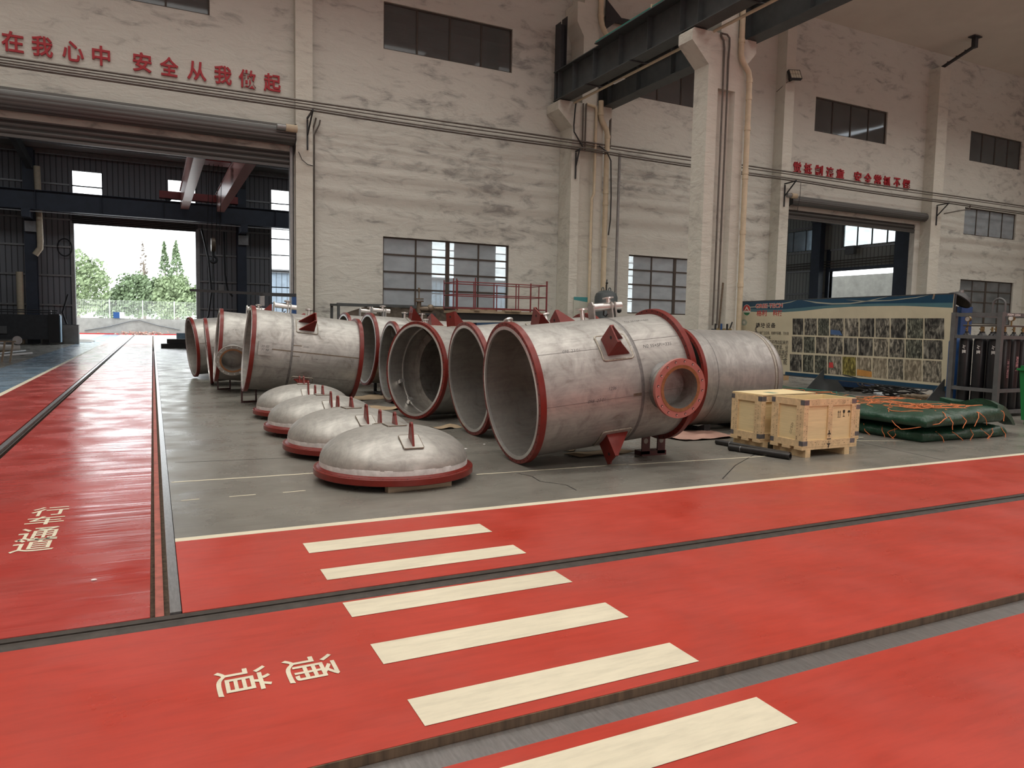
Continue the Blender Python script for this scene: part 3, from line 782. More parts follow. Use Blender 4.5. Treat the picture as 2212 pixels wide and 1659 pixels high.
# dark roof with purlins, falling towards the far side
mb = MB(); mb.add([(-30.2, 26.3, 14.1), (38.8, 26.3, 14.1), (38.8, 53.2, 11.5), (-30.2, 53.2, 11.5), (-30.2, 26.3, 14.3), (38.8, 26.3, 14.3), (38.8, 53.2, 11.7), (-30.2, 53.2, 11.7)],
   [(0, 1, 2, 3), (7, 6, 5, 4), (0, 1, 5, 4), (1, 2, 6, 5), (2, 3, 7, 6), (3, 0, 4, 7)])
struct(mb.build('ceiling_annex', 'cladding_side', smooth=False))
for k in range(12):
    y = 29 + 2.1 * k; z = 14.08 - (y - 26.3) * 0.0967
    struct(MB().box(-30, 38.3, y - 0.04, y + 0.04, z - 0.27, z).box(-30, 38.3, y - 0.04, y + 0.09, z - 0.29, z - 0.27).build('trim_%d' % (10 + k), 'galvanised', smooth=False))
# horizontal girts on the far wall
mb = MB()
for z in (1.05, 2.35, 4.15, 5.9, 7.55, 9.65):
    for a, b in ((-30, -4.4), (2.75, 7.3), (9.1, 13.1), (15.0, 18.9), (21.0, 24.2), (26.1, 30.1), (32.0, 35.9)):
        mb.box(a, b, 52.5, 52.6, z - 0.05, z + 0.05)
struct(mb.build('trim_30', 'galvanised', smooth=False))
mb = MB()
for z in (4.1, 5.55, 6.75, 8.35): mb.box(38.32, 38.4, 26.4 if z > 5.5 else 32.9, 45.3, z - 0.05, z + 0.05)
struct(mb.build('trim_31', 'galvanised', smooth=False))
struct(MB().box(-30, -4.6, 52.48, 52.6, 0, 1.0).box(2.9, 38, 52.48, 52.6, 0, 1.0).build('trim_32', 'concrete', smooth=False))
# window bars and panes
wi = 10
for k, (a, b) in enumerate(FW):
    for (z0, z1) in ((9.2, 10.56),) + (((1.76, 8.03),) if k >= 2 else ()):
        mb = MB(); y = 52.66
        mb.box(a, a + 0.05, y, y + 0.05, z0, z1).box(b - 0.05, b, y, y + 0.05, z0, z1)
        zz = [z0 + 0.45] if z1 - z0 < 2 else [z0 + 1.1 * i for i in range(1, 6)]
        for z in zz: mb.box(a, b, y, y + 0.05, z - 0.035, z + 0.035)
        f = struct(mb.build('window_%d' % wi, 'steel_dark', smooth=False)); wi += 1
        MB().box(a, b, y + 0.02, y + 0.026, z0, z1).build('pane', 'glass_clear', f, smooth=False)
for (a, b, z0, z1) in ((27.9, 31.95, 6.88, 8.22), (33.8, 36.9, 6.88, 8.22), (33.7, 36.5, 1.2, 3.7), (45.4, 48.2, 1.8, 8.4)):
    mb = MB(); n = round((b - a) / 1.0)
    for i in range(n + 1):
        y = a + (b - a) * i / n; mb.box(38.44, 38.5, y - 0.03, y + 0.03, z0, z1)
    mb.box(38.44, 38.5, a, b, z0 - 0.03, z0 + 0.03).box(38.44, 38.5, a, b, z1 - 0.03, z1 + 0.03)
    f = struct(mb.build('window_%d' % wi, 'steel_dark', smooth=False)); wi += 1
    MB().box(38.47, 38.476, a, b, z0, z1).build('pane', 'glass', f, smooth=False)
# door frames
def door_frame(name, parts, m):
    mb = MB()
    for p in parts: mb.box(*p)
    return struct(mb.build(name, m, smooth=False))
door_frame('door_1', [(-4.42, -4.22, 52.4, 52.85, 0, 7.5), (2.62, 2.85, 52.4, 52.85, 0, 7.5)], 'galvanised')
door_frame('door_2', [(38.3, 38.65, 32.75, 33.0, 0, 6.8), (38.3, 38.65, 27.75, 27.9, 0, 6.8), (38.3, 38.65, 27.9, 32.75, 5.43, 5.6)], 'steel_navy')
# ================================================================ stainless vessel sections
mat_steel('vessel_steel', (0.425, 0.415, 0.39), 0.46, 0.62, (0.23, 0.21, 0.19), stain_amt=0.45)
mat_steel('vessel_inside', (0.40, 0.38, 0.35), 0.40, 0.7, (0.20, 0.18, 0.165), stain_amt=0.5)
mat_steel('dome_steel', (0.44, 0.43, 0.40), 0.46, 0.5, (0.31, 0.30, 0.275), stain_amt=0.5)
mat_steel('tank_steel', (0.46, 0.45, 0.43), 0.40, 0.6, (0.36, 0.35, 0.33), axis='R')
mat('weld_grey', (0.17, 0.165, 0.16), 0.5, 0.5, var=0.25, scale=20)
mat('weld_brown', (0.16, 0.125, 0.09), 0.5, 0.5, var=0.3, scale=20)
mat('weld_bead', (0.42, 0.39, 0.33), 0.35, 0.8, var=0.35, scale=40, bump=0.4)
mat('primer_red', (0.155, 0.016, 0.011), 0.32, var=0.14, scale=8, bump=0.05, bscale=30, spec=0.35)
mat('primer_pink', (0.36, 0.14, 0.12), 0.38, var=0.08, scale=8)
mat('primer_dark', (0.055, 0.014, 0.014), 0.4, var=0.2)
mat('bolt_hole', (0.010, 0.008, 0.008), 0.8, var=0.1)
mat('tape_orange', (0.22, 0.105, 0.045), 0.35, var=0.3, scale=18)
mat('ground_steel', (0.72, 0.71, 0.69), 0.30, 0.8, var=0.1, scale=12)
mat('chalk', (0.80, 0.79, 0.76), 0.8, var=0.05)
mat('ink', (0.03, 0.03, 0.035), 0.6, var=0.05)

RF, RS, TF = 0.826, 0.765, 0.075        # flange radius, shell radius, flange thickness
def rad(phi): return Vector((0, -cos(phi), sin(phi)))
def frame_at(s, phi, r):
    """Local matrix: Z points out of the shell at angle phi, X along the axis."""
    o = rad(phi); x = Vector((1, 0, 0)); y = o.cross(x)
    m = Matrix((x, y, o)).transposed().to_4x4(); m.translation = Vector((s, 0, RF)) + o * r
    return m
def shell_patch(s0, s1, p0, p1, r0, r1, n=8):
    """Curved plate on the shell."""
    mb = MB(); vs = []
    for r in (r0, r1):
        for i in range(n + 1):
            p = p0 + (p1 - p0) * i / n; o = rad(p) * r + Vector((0, 0, RF))
            vs += [(s0, o.y, o.z), (s1, o.y, o.z)]
    k = 2 * (n + 1); fs = []
    for i in range(n):
        a = 2 * i
        fs += [(a, a + 1, a + 3, a + 2), (k + a + 2, k + a + 3, k + a + 1, k + a), (a, a + 2, k + a + 2, k + a), (a + 1, k + a + 1, k + a + 3, a + 3)]
    fs += [(0, k, k + 1, 1), (2 * n, 2 * n + 1, k + 2 * n + 1, k + 2 * n)]
    return mb.add(vs, fs)
def wrap_text(txt, s, phi, h, parent, m='ink', slant=0.0, flip=False, r=RS):
    vs, fs = text_mesh(txt, 1.0, -0.012)
    xs = [v.x for v in vs]; ys = [v.y for v in vs]; k = h / (max(ys) - min(ys)); cx = (max(xs) + min(xs)) / 2; cy = (max(ys) + min(ys)) / 2
    out = []
    for v in vs:
        x = (v.x - cx) * k; y = (v.y - cy) * k; x += y * 0.35
        if flip: x, y = -x, -y
        y += x * slant
        o = rad(phi + y / r) * (r + 0.0015) + Vector((0, 0, RF))
        out.append((s + x, o.y, o.z))
    MB().add(out, fs).build('pen_writing', m, parent, smooth=False, fix=False)

def flange(parent, s, face, red='primer_red', holes=44, name='flange'):
    """Ring flange; face=-1: joint face looks back along the axis, +1: forward."""
    x0, x1 = (s, s + TF) if face < 0 else (s - TF, s)
    mb = MB(); mb.T = Matrix.Translation((0, 0, RF))
    mb.lathe([(x0, RS - 0.004), (x0, RF - 0.004), (x0 + 0.004, RF), (x1 - 0.004, RF), (x1, RF - 0.004), (x1, RS - 0.004)], 96)
    mb.cur = 1
    for k in range(holes):
        t = 2 * pi * (k + 0.5) / holes; c = Vector((0, cos(t), sin(t))) * (RF - 0.024)
        for xx, nn in ((x0 - 0.0012, -1), (x1 + 0.0012, 1)):
            mb.disc((xx, c.y, c.z), 0.0095, (nn, 0, 0), 10)
    f = mb.build(name, [red, 'bolt_hole'], parent)
    mb = MB(); mb.T = Matrix.Translation((0, 0, RF)); a = x0 - 0.004 if face < 0 else x1 + 0.004; b = x0 + 0.02 if face < 0 else x1 - 0.02
    mb.lathe([(a, RS - 0.026), (a, RS + 0.012), (b, RS + 0.012), (b, RS - 0.026)], 96)
    mb.build('raised_face', 'ground_steel', f)
    return f

def bracket(parent, s, phi, flip=False, pad=True, m='primer_red', name='support_bracket'):
    """Lifting/support ear: end plate with a hole and two triangular gussets on a welded pad."""
    d = -1 if flip else 1
    if pad:
        p = shell_patch(s - 0.19, s + 0.19, phi - 0.21, phi + 0.21, RS, RS + 0.012).build('bracket_pad', 'vessel_steel', parent)
        pts = []
        for (u, v) in [(-1, -0.86), (-0.95, -0.96), (-0.86, -1), (0, -1), (0.86, -1), (0.95, -0.96), (1, -0.86), (1, -0.4), (1, 0), (1, 0.4), (1, 0.86), (0.95, 0.96), (0.86, 1), (0, 1), (-0.86, 1), (-0.95, 0.96), (-1, 0.86), (-1, 0.4), (-1, 0), (-1, -0.4)]:
            o = rad(phi + v * 0.215) * (RS + 0.008) + Vector((0, 0, RF)); pts.append((s + u * 0.195, o.y, o.z))
        MB().tube(pts, 0.011, 8, closed=True).build('weld', 'weld_bead', p)
    T = frame_at(s, phi, RS + 0.008) @ Matrix.Diagonal((d, 1, 1, 1))
    br = MB(); br.T = T; br.box(-0.13, -0.112, -0.115, 0.115, -0.02, 0.27)
    br.cur = 1; br.disc((-0.1312, 0.0, 0.19), 0.02, (-1, 0, 0), 12); br.disc((-0.1108, 0.0, 0.19), 0.02, (1, 0, 0), 12)
    o = br.build(name, [m, 'bolt_hole'], parent, smooth=False)
    for y in (-0.105, 0.105):
        g = MB(); g.T = T
        g.prism([(-0.112, -0.03), (-0.112, 0.27), (-0.085, 0.27), (-0.07, 0.245), (0.155, 0.0), (0.155, -0.03)], 1, y - 0.009, y + 0.009)
        g.build('gusset', m, o, smooth=False)
    return o

def pipe_stub(parent, s, phi, h=0.16, r=0.028, fr=0.075, name='nozzle_stub'):
    T = frame_at(s, phi, RS - 0.02)
    mb = MB(); mb.T = T; mb.tube([(0, 0, 0), (0, 0, h)], r, 14)
    o = mb.build(name, 'ground_steel', parent)
    mb = MB(); mb.T = T; mb.tube([(0, 0, h - 0.022), (0, 0, h)], fr, 20); mb.cur = 1
    for k in range(4): mb.disc((fr * 0.75 * cos(k * pi / 2 + .4), fr * 0.75 * sin(k * pi / 2 + .4), h + 0.001), 0.008, (0, 0, 1), 8)
    mb.build('stub_flange', ['ground_steel', 'bolt_hole'], o)
    return o
def davit(parent, s, phi):
    """Manhole davit: short post with a horizontal tube, end plate and a small flange."""
    T = frame_at(s, phi, RS - 0.01)
    o = MB(); o.T = T; o.box(0.13, 0.15, -0.06, 0.06, 0, 0.20); o.box(0.08, 0.10, -0.06, 0.06, 0, 0.20)
    p = o.build('davit_post', 'vessel_steel', parent, smooth=False)
    mb = MB(); mb.T = T; mb.tube([(-0.16, 0, 0.15), (0.25, 0, 0.15)], 0.048, 18); mb.build('davit_tube', 'ground_steel', p)
    mb = MB(); mb.T = T; mb.prism([(-0.07, 0.0), (-0.075, 0.17), (-0.04, 0.215), (0.04, 0.215), (0.075, 0.17), (0.07, 0.0)], 0, -0.185, -0.165); mb.build('davit_plate', 'vessel_steel', p, smooth=False)
    mb = MB(); mb.T = T; mb.tube([(0.08, 0, 0.19), (0.08, 0, 0.25)], 0.03, 12); mb.tube([(0.08, 0, 0.245), (0.08, 0, 0.262)], 0.07, 18); mb.build('davit_cap', 'ground_steel', p)
    mb = MB(); mb.T = T; mb.tube([(0.0, 0.0, 0.10), (0.0, 0.02, 0.05), (0.03, 0.02, 0.03), (0.05, 0.0, 0.06)], 0.01, 6); mb.build('shackle', 'black', p)
    return p
def side_nozzle(parent, s, phi, red='primer_pink', out=0.25):
    T = frame_at(s, phi, 0.0)
    mb = MB(); mb.T = T; mb.lathe([(RS - 0.06, 0.246), (RS + out, 0.246), (RS + out, 0.228), (RS - 0.06, 0.228)], 56, axis=2)
    o = mb.build('side_nozzle', 'vessel_inside', parent)
    mb = MB(); mb.T = T; mb.lathe([(RS + out - 0.045, 0.247), (RS + out - 0.045, 0.34), (RS + out, 0.34), (RS + out, 0.247)], 64, axis=2)
    mb.cur = 1
    for k in range(16):
        t = 2 * pi * (k + 0.5) / 16
        mb.disc((0.306 * cos(t), 0.306 * sin(t), RS + out + 0.0012), 0.0145, (0, 0, 1), 12)
    f = mb.build('nozzle_flange', [red, 'bolt_hole' if red == 'primer_pink' else 'ground_steel'], o)
    if red == 'primer_pink':
        mb = MB(); mb.T = T
        for k in range(16):
            t = 2 * pi * (k + 0.5) / 16
            mb.disc((0.306 * cos(t) + 0.003, 0.306 * sin(t) - 0.003, RS + out + 0.0016), 0.0095, (0, 0, 1), 10)
        mb.build('bolt_hole_liner', 'ground_steel', f, smooth=False)
    mb = MB(); mb.T = T; mb.lathe([(RS + out + 0.002, 0.229), (RS + out + 0.005, 0.267), (RS + out - 0.02, 0.267), (RS + out - 0.02, 0.229)], 56, axis=2)
    mb.build('protective_tape', 'tape_orange', o)
    # cut the branch opening through the shell and its lining
    cut = MB(); cut.T = T; cut.tube([(0, 0, 0.35), (0, 0, 0.95)], 0.229, 56); cut = cut.build('cutter', 'black')
    bpy.context.view_layer.update()
    for tgt in [parent.children[0]] + list(parent.children[0].children):
        if tgt.name.split('.')[0] not in ('shell', 'inner_lining'): continue
        md = tgt.modifiers.new('opening', 'BOOLEAN'); md.operation = 'DIFFERENCE'; md.object = cut; md.solver = 'EXACT'
        keep = cut.matrix_world.copy(); cut.matrix_world = Matrix.Identity(4)
        pm = tgt.matrix_world.copy(); cut.matrix_world = pm
        bpy.context.view_layer.update()
        dg = bpy.context.evaluated_depsgraph_get()
        me = bpy.data.meshes.new_from_object(tgt.evaluated_get(dg))
        tgt.modifiers.clear(); tgt.data = me
    bpy.data.objects.remove(cut)
    mb = MB(); mb.T = T; mb.lathe([(RS + 0.0, 0.248), (RS + 0.02, 0.248), (RS - 0.04, 0.28), (RS - 0.06, 0.28)], 56, axis=2)
    mb.build('weld', 'weld_grey', o)
    # reinforcing pad that follows the shell: a dark opening seen down the bore
    return o

def vessel(label, c0, yaw, pitch, L=2.06, flip=False, ring=True, rear=True, brackets=(), stubs=(), davits=(), nozzle=None, nozzle_red='primer_pink', seams=(), step=False, ring2=(), pad=True):
    yw, pt = radians(yaw), radians(pitch)
    Rm = Matrix.Rotation(yw, 4, 'Z') @ Matrix.Rotation(-pt, 4, 'Y')
    base = Vector(c0) - (Rm @ Vector((0, 0, RF)))
    t = thing('vessel_section', label, 'steel vessel', base, (0, -pt, yw), group='stainless vessel sections')
    q = (lambda s: L - s) if flip else (lambda s: s)
    mb = MB(); mb.T = Matrix.Translation((0, 0, RF))
    mb.lathe([(0.004, RS), (L - 0.004, RS), (L - 0.004, RS - 0.014), (0.004, RS - 0.014)], 96)
    shell = mb.build('shell', 'vessel_steel', t)
    # the lining seen from inside is duller: inner face as a skin just inside the plate
    mb = MB(); mb.T = Matrix.Translation((0, 0, RF))
    mb.lathe([(0.03, RS - 0.0145), (L - 0.03, RS - 0.0145), (L - 0.03, RS - 0.0165), (0.03, RS - 0.0165)], 96)
    mb.build('inner_lining', 'vessel_inside', shell)
    flange(t, 0.0, -1)
    if rear: flange(t, L, 1)
    if ring:
        mb = MB(); mb.T = Matrix.Translation((0, 0, RF)); s = q(1.33)
        mb.lathe([(s - 0.022, RS + 0.0005), (s - 0.01, RS + 0.003), (s + 0.01, RS + 0.003), (s + 0.022, RS + 0.0005)], 96, closed=False)
        mb.build('girth_weld', 'weld_grey', shell)
    for s, p0, p1 in seams:
        shell_patch(s[0], s[1], radians(p0), radians(p1), RS, RS + 0.002, 2).build('seam_weld', 'weld_brown' if p1 - p0 > 0.8 else 'weld_grey', shell)
    for s in ring2:
        mb = MB(); mb.T = Matrix.Translation((0, 0, RF)); mb.lathe([(s - 0.01, RS - 0.017), (s + 0.01, RS - 0.017), (s + 0.01, RS - 0.03), (s - 0.01, RS - 0.03)], 96)
        mb.build('inner_ring', 'ground_steel', shell)
    if step:
        mb = MB(); mb.T = Matrix.Translation((0, 0, RF))
        mb.lathe([(0.55, RS - 0.02), (0.56, 0.60), (1.5, 0.60), (1.5, 0.0)], 72, closed=False)
        mb.build('inner_baffle', 'vessel_inside', t)
        for s_, ph in ((0.18, -160), (0.20, -125), (0.16, 40)):
            T = frame_at(s_, radians(ph), RS - 0.03); m2 = MB(); m2.T = T; m2.box(-0.012, 0.012, -0.03, 0.03, -0.10, 0.0); m2.box(-0.05, 0.05, -0.03, 0.03, -0.115, -0.10)
            m2.build('clip', 'ground_steel', shell, smooth=False)
    for s, ph in brackets: bracket(t, q(s), radians(ph), flip, pad)
    for s, ph in stubs: pipe_stub(t, q(s), radians(ph))
    for s, ph in davits: davit(t, q(s), radians(ph))
    if nozzle: side_nozzle(t, q(nozzle[0]), radians(nozzle[1]), nozzle_red)
    bpy.context.view_layer.update()
    return t, shell
def in_world(t):
    return (Matrix.Translation(t.location) @ t.rotation_euler.to_matrix().to_4x4()).inverted()

HAIR = 0.18
BR = 37
v1, sh = vessel('biggest nearest stainless vessel with a pink flanged side nozzle and red brackets', (3.702, 7.558, 0.824), -2.53, 5.84,
   brackets=[(1.07, 37), (1.07, 127), (1.07, -53)], stubs=[(1.05, 93)], davits=[(1.38, 96)], nozzle=(1.66, -3),
   seams=[((0.08, 1.31), -8.0, -7.7), ((1.35, 2.0), -7.0, -6.7), ((0.08, 1.3), 36.5, 36.8), ((1.2, 1.31), -8.6, -6.0), ((1.35, 1.98), 41, 41.3)])
wrap_text('098  23/01', 0.52, radians(37.5), 0.036, sh); wrap_text('1236', 0.93, radians(1), 0.036, sh)
wrap_text('098  23/01', 0.72, radians(-7.5), 0.036, sh); wrap_text('N2 SS+SP/=335', 1.64, radians(34), 0.042, sh); wrap_text('N2 SS+SP/=335', 1.60, radians(68), 0.036, sh)
W = in_world(v1)
mb = MB(); mb.T = W
for x in (5.50, 5.74):
    mb.prism([(x, 0.02), (x, 0.33), (x + 0.12, 0.33), (x + 0.12, 0.02)], 1, 7.40, 7.42)
mb.box(5.50, 5.88, 7.40, 7.56, 0.0, 0.06)
lg = mb.build('support_leg', 'primer_dark', v1, smooth=False, fix=False)
for x in (5.555, 5.795):
    mb = MB(); mb.T = W; mb.disc((x, 7.398, 0.19), 0.034, (0, -1, 0), 16); mb.build('leg_hole', 'floor_grey', lg, smooth=False, fix=False)

v2, sh = vessel('stainless vessel directly behind the nearest one, open end facing left', (4.093, 9.739, 0.824), -1.0, 5.14,
   brackets=[(1.07, 62), (1.07, 152), (1.07, -28)], stubs=[(0.9, 118), (1.5, 112)], seams=[((0.08, 1.31), 10, 10.3)])
v3, sh = vessel('stainless vessel with a stepped inner wall, its red ring facing the camera', (3.952, 11.74, 0.826), 17.7, -2.0, L=1.75,
   ring=False, step=True, ring2=(0.3,), brackets=[(1.0, 100)], seams=[((0.18, 0.215), -60, 100), ((0.225, 1.7), 6, 6.5)])
v4, sh = vessel('stainless vessel partly hidden behind the one with the stepped inner wall', (4.297, 14.364, 0.83), -1.2, -1.2, stubs=[(0.8, 100), (1.5, 95)], brackets=[(1.07, 110)])
for s_, ph in ((0.25, 110), (0.3, 165)):
    T = frame_at(s_, radians(ph), RS - 0.03); m2 = MB(); m2.T = T; m2.box(-0.15, 0.15, -0.012, 0.012, -0.2, 0.0); m2.build('clip', 'vessel_inside', sh, smooth=False)
v5, sh = vessel('stainless vessel behind the right end of the left hand vessel, raised on black legs', (4.33, 16.3, 1.02), 1.0, -3.0, stubs=[(0.9, 95), (1.3, 90)], brackets=[(1.07, 75)], davits=[(0.3, 97)])
v6, sh = vessel('farthest right hand stainless vessel, only its top showing before the canvas frame', (4.28, 18.4, 1.04), 1.0, -3.0, davits=[(0.6, 92)])
for v, x, y in ((v5, 4.55, 16.0), (v6, 4.5, 18.1), (v5, 6.1, 16.0), (v6, 6.1, 18.1)):
    mb = MB(); mb.T = in_world(v)
    for dy in (-0.28, 0.28): mb.bar((x, y + dy, 0), (x, y + dy, 0.36), 0.06)
    mb.bar((x, y - 0.28, 0.04), (x, y + 0.28, 0.04), 0.05)
    mb.build('support_leg', 'steel_dark', v, smooth=False, fix=False)

l1, sh = vessel('left hand stainless vessel with a square name plate and a red bracket on top', (1.595, 14.68, 1.081), -1.44, -5.96, flip=True,
   brackets=[(1.07, 45), (1.07, -45), (1.07, 135)], davits=[(1.45, 100)], stubs=[(0.95, 100)],
   seams=[((0.37, 1.98), 3.0, 4.6), ((0.08, 0.70), -22, -21.7), ((0.9, 1.95), -32, -31.7), ((0.75, 0.9), 12, 13.2), ((0.75, 0.88), -3, -2)])
pl_ = shell_patch(0.13, 0.37, radians(-5), radians(13), RS, RS + 0.05, 4).build('name_plate', 'vessel_steel', l1, smooth=False)
wrap_text('35 02', 0.25, radians(6.5), 0.04, pl_, r=RS + 0.05); wrap_text('31 98', 0.25, radians(2), 0.04, pl_, r=RS + 0.05)
wrap_text('25/02', 0.98, radians(12), 0.03, sh); wrap_text('1281', 1.18, radians(-4), 0.03, sh)
l2, sh = vessel('second stainless vessel from the left hand front, with a grey flanged side nozzle', (1.28, 17.6, 1.05), -1.4, -5.0, flip=True,
   nozzle=(1.76, -16), nozzle_red='vessel_steel', davits=[(1.3, 100)], brackets=[(1.07, 100)])
wrap_text('-> 011', 0.32, radians(30), 0.035, sh)
l3, sh = vessel('third stainless vessel from the left hand front, its red ring seen edge on', (1.2, 19.6, 0.83), -2.0, 5.0, seams=[((0.1, 1.3), 8, 8.8)])
l4, sh = vessel('farthest left hand stainless vessel nearest the big gate', (0.94, 21.9, 0.85), 7.0, 4.9, L=1.8, seams=[((0.1, 1.3), 8, 9)])
for v, x0, y0 in ((l1, 1.545, 15.06), (l2, 1.33, 18.05)):
    mb = MB(); mb.T = in_world(v)
    mb.bar((x0, y0, 0), (x0, y0, 0.34), 0.032); mb.bar((x0 + 0.27, y0 + 0.06, 0), (x0 + 0.27, y0 + 0.06, 0.34), 0.032); mb.bar((x0, y0, 0.018), (x0 + 0.27, y0 + 0.06, 0.018), 0.032)
    mb.bar((x0 + 1.6, y0, 0), (x0 + 1.6, y0, 0.5), 0.032); mb.bar((x0 + 1.85, y0 + 0.06, 0), (x0 + 1.85, y0 + 0.06, 0.5), 0.032); mb.bar((x0 + 1.6, y0, 0.018), (x0 + 1.85, y0 + 0.06, 0.018), 0.032)
    mb.build('support_leg', 'primer_dark', v, smooth=False, fix=False)

# ---------------------------------------------------------------- domed tank section on the right
t = thing('domed_tank', 'grey stainless tank with a domed end behind the wooden crates', 'steel tank', (7.42, 9.3, 0.03), group=None)
mb = MB(); mb.T = Matrix.Translation((0, 0, 0.80))
mb.lathe([(0.0, 0.775), (1.50, 0.775), (1.50, 0.76), (0.0, 0.76)], 96)
sh = mb.build('shell', 'tank_steel', t)
prof = [(1.50, 0.775)] + [(1.50 + 0.06 + 0.36 * sin(a), 0.775 * cos(a) ** 0.85) for a in [radians(6 * k) for k in range(0, 15)]] + [(1.92, 0.0)]
mb = MB(); mb.T = Matrix.Translation((0, 0, 0.80)); mb.lathe(prof, 96, closed=False); mb.build('domed_end', 'tank_steel', t)
for a, b, m_ in ((1.47, 1.485, 'weld_brown'), (1.495, 1.52, 'weld_bead'), (1.53, 1.545, 'weld_brown'), (0.30, 0.312, 'weld_grey'), (0.05, 0.06, 'weld_grey')):
    mb = MB(); mb.T = Matrix.Translation((0, 0, 0.80)); mb.lathe([(a, 0.776), ((a + b) / 2, 0.781), (b, 0.776)], 96, closed=False); mb.build('girth_weld', m_, sh)
mb = MB(); mb.T = Matrix.Translation((0, 0, 0.80))
mb.lathe([(-0.02, 0.77), (-0.02, 0.826), (0.045, 0.826), (0.045, 0.77)], 96); mb.cur = 1
for k in range(44):
    a = 2 * pi * (k + 0.5) / 44
    mb.disc((-0.0212, 0.80 * cos(a), 0.80 * sin(a)), 0.0095, (-1, 0, 0), 10)
mb.build('flange', ['primer_red', 'bolt_hole'], t)
for x in (0.4, 1.3):
    MB().prism([(-0.45, -0.03), (0.45, -0.03), (0.45, 0.09), (0.25, 0.02), (-0.25, 0.02), (-0.45, 0.09)], 0, x - 0.06, x + 0.06).build('saddle', 'steel_dark', t, smooth=False)

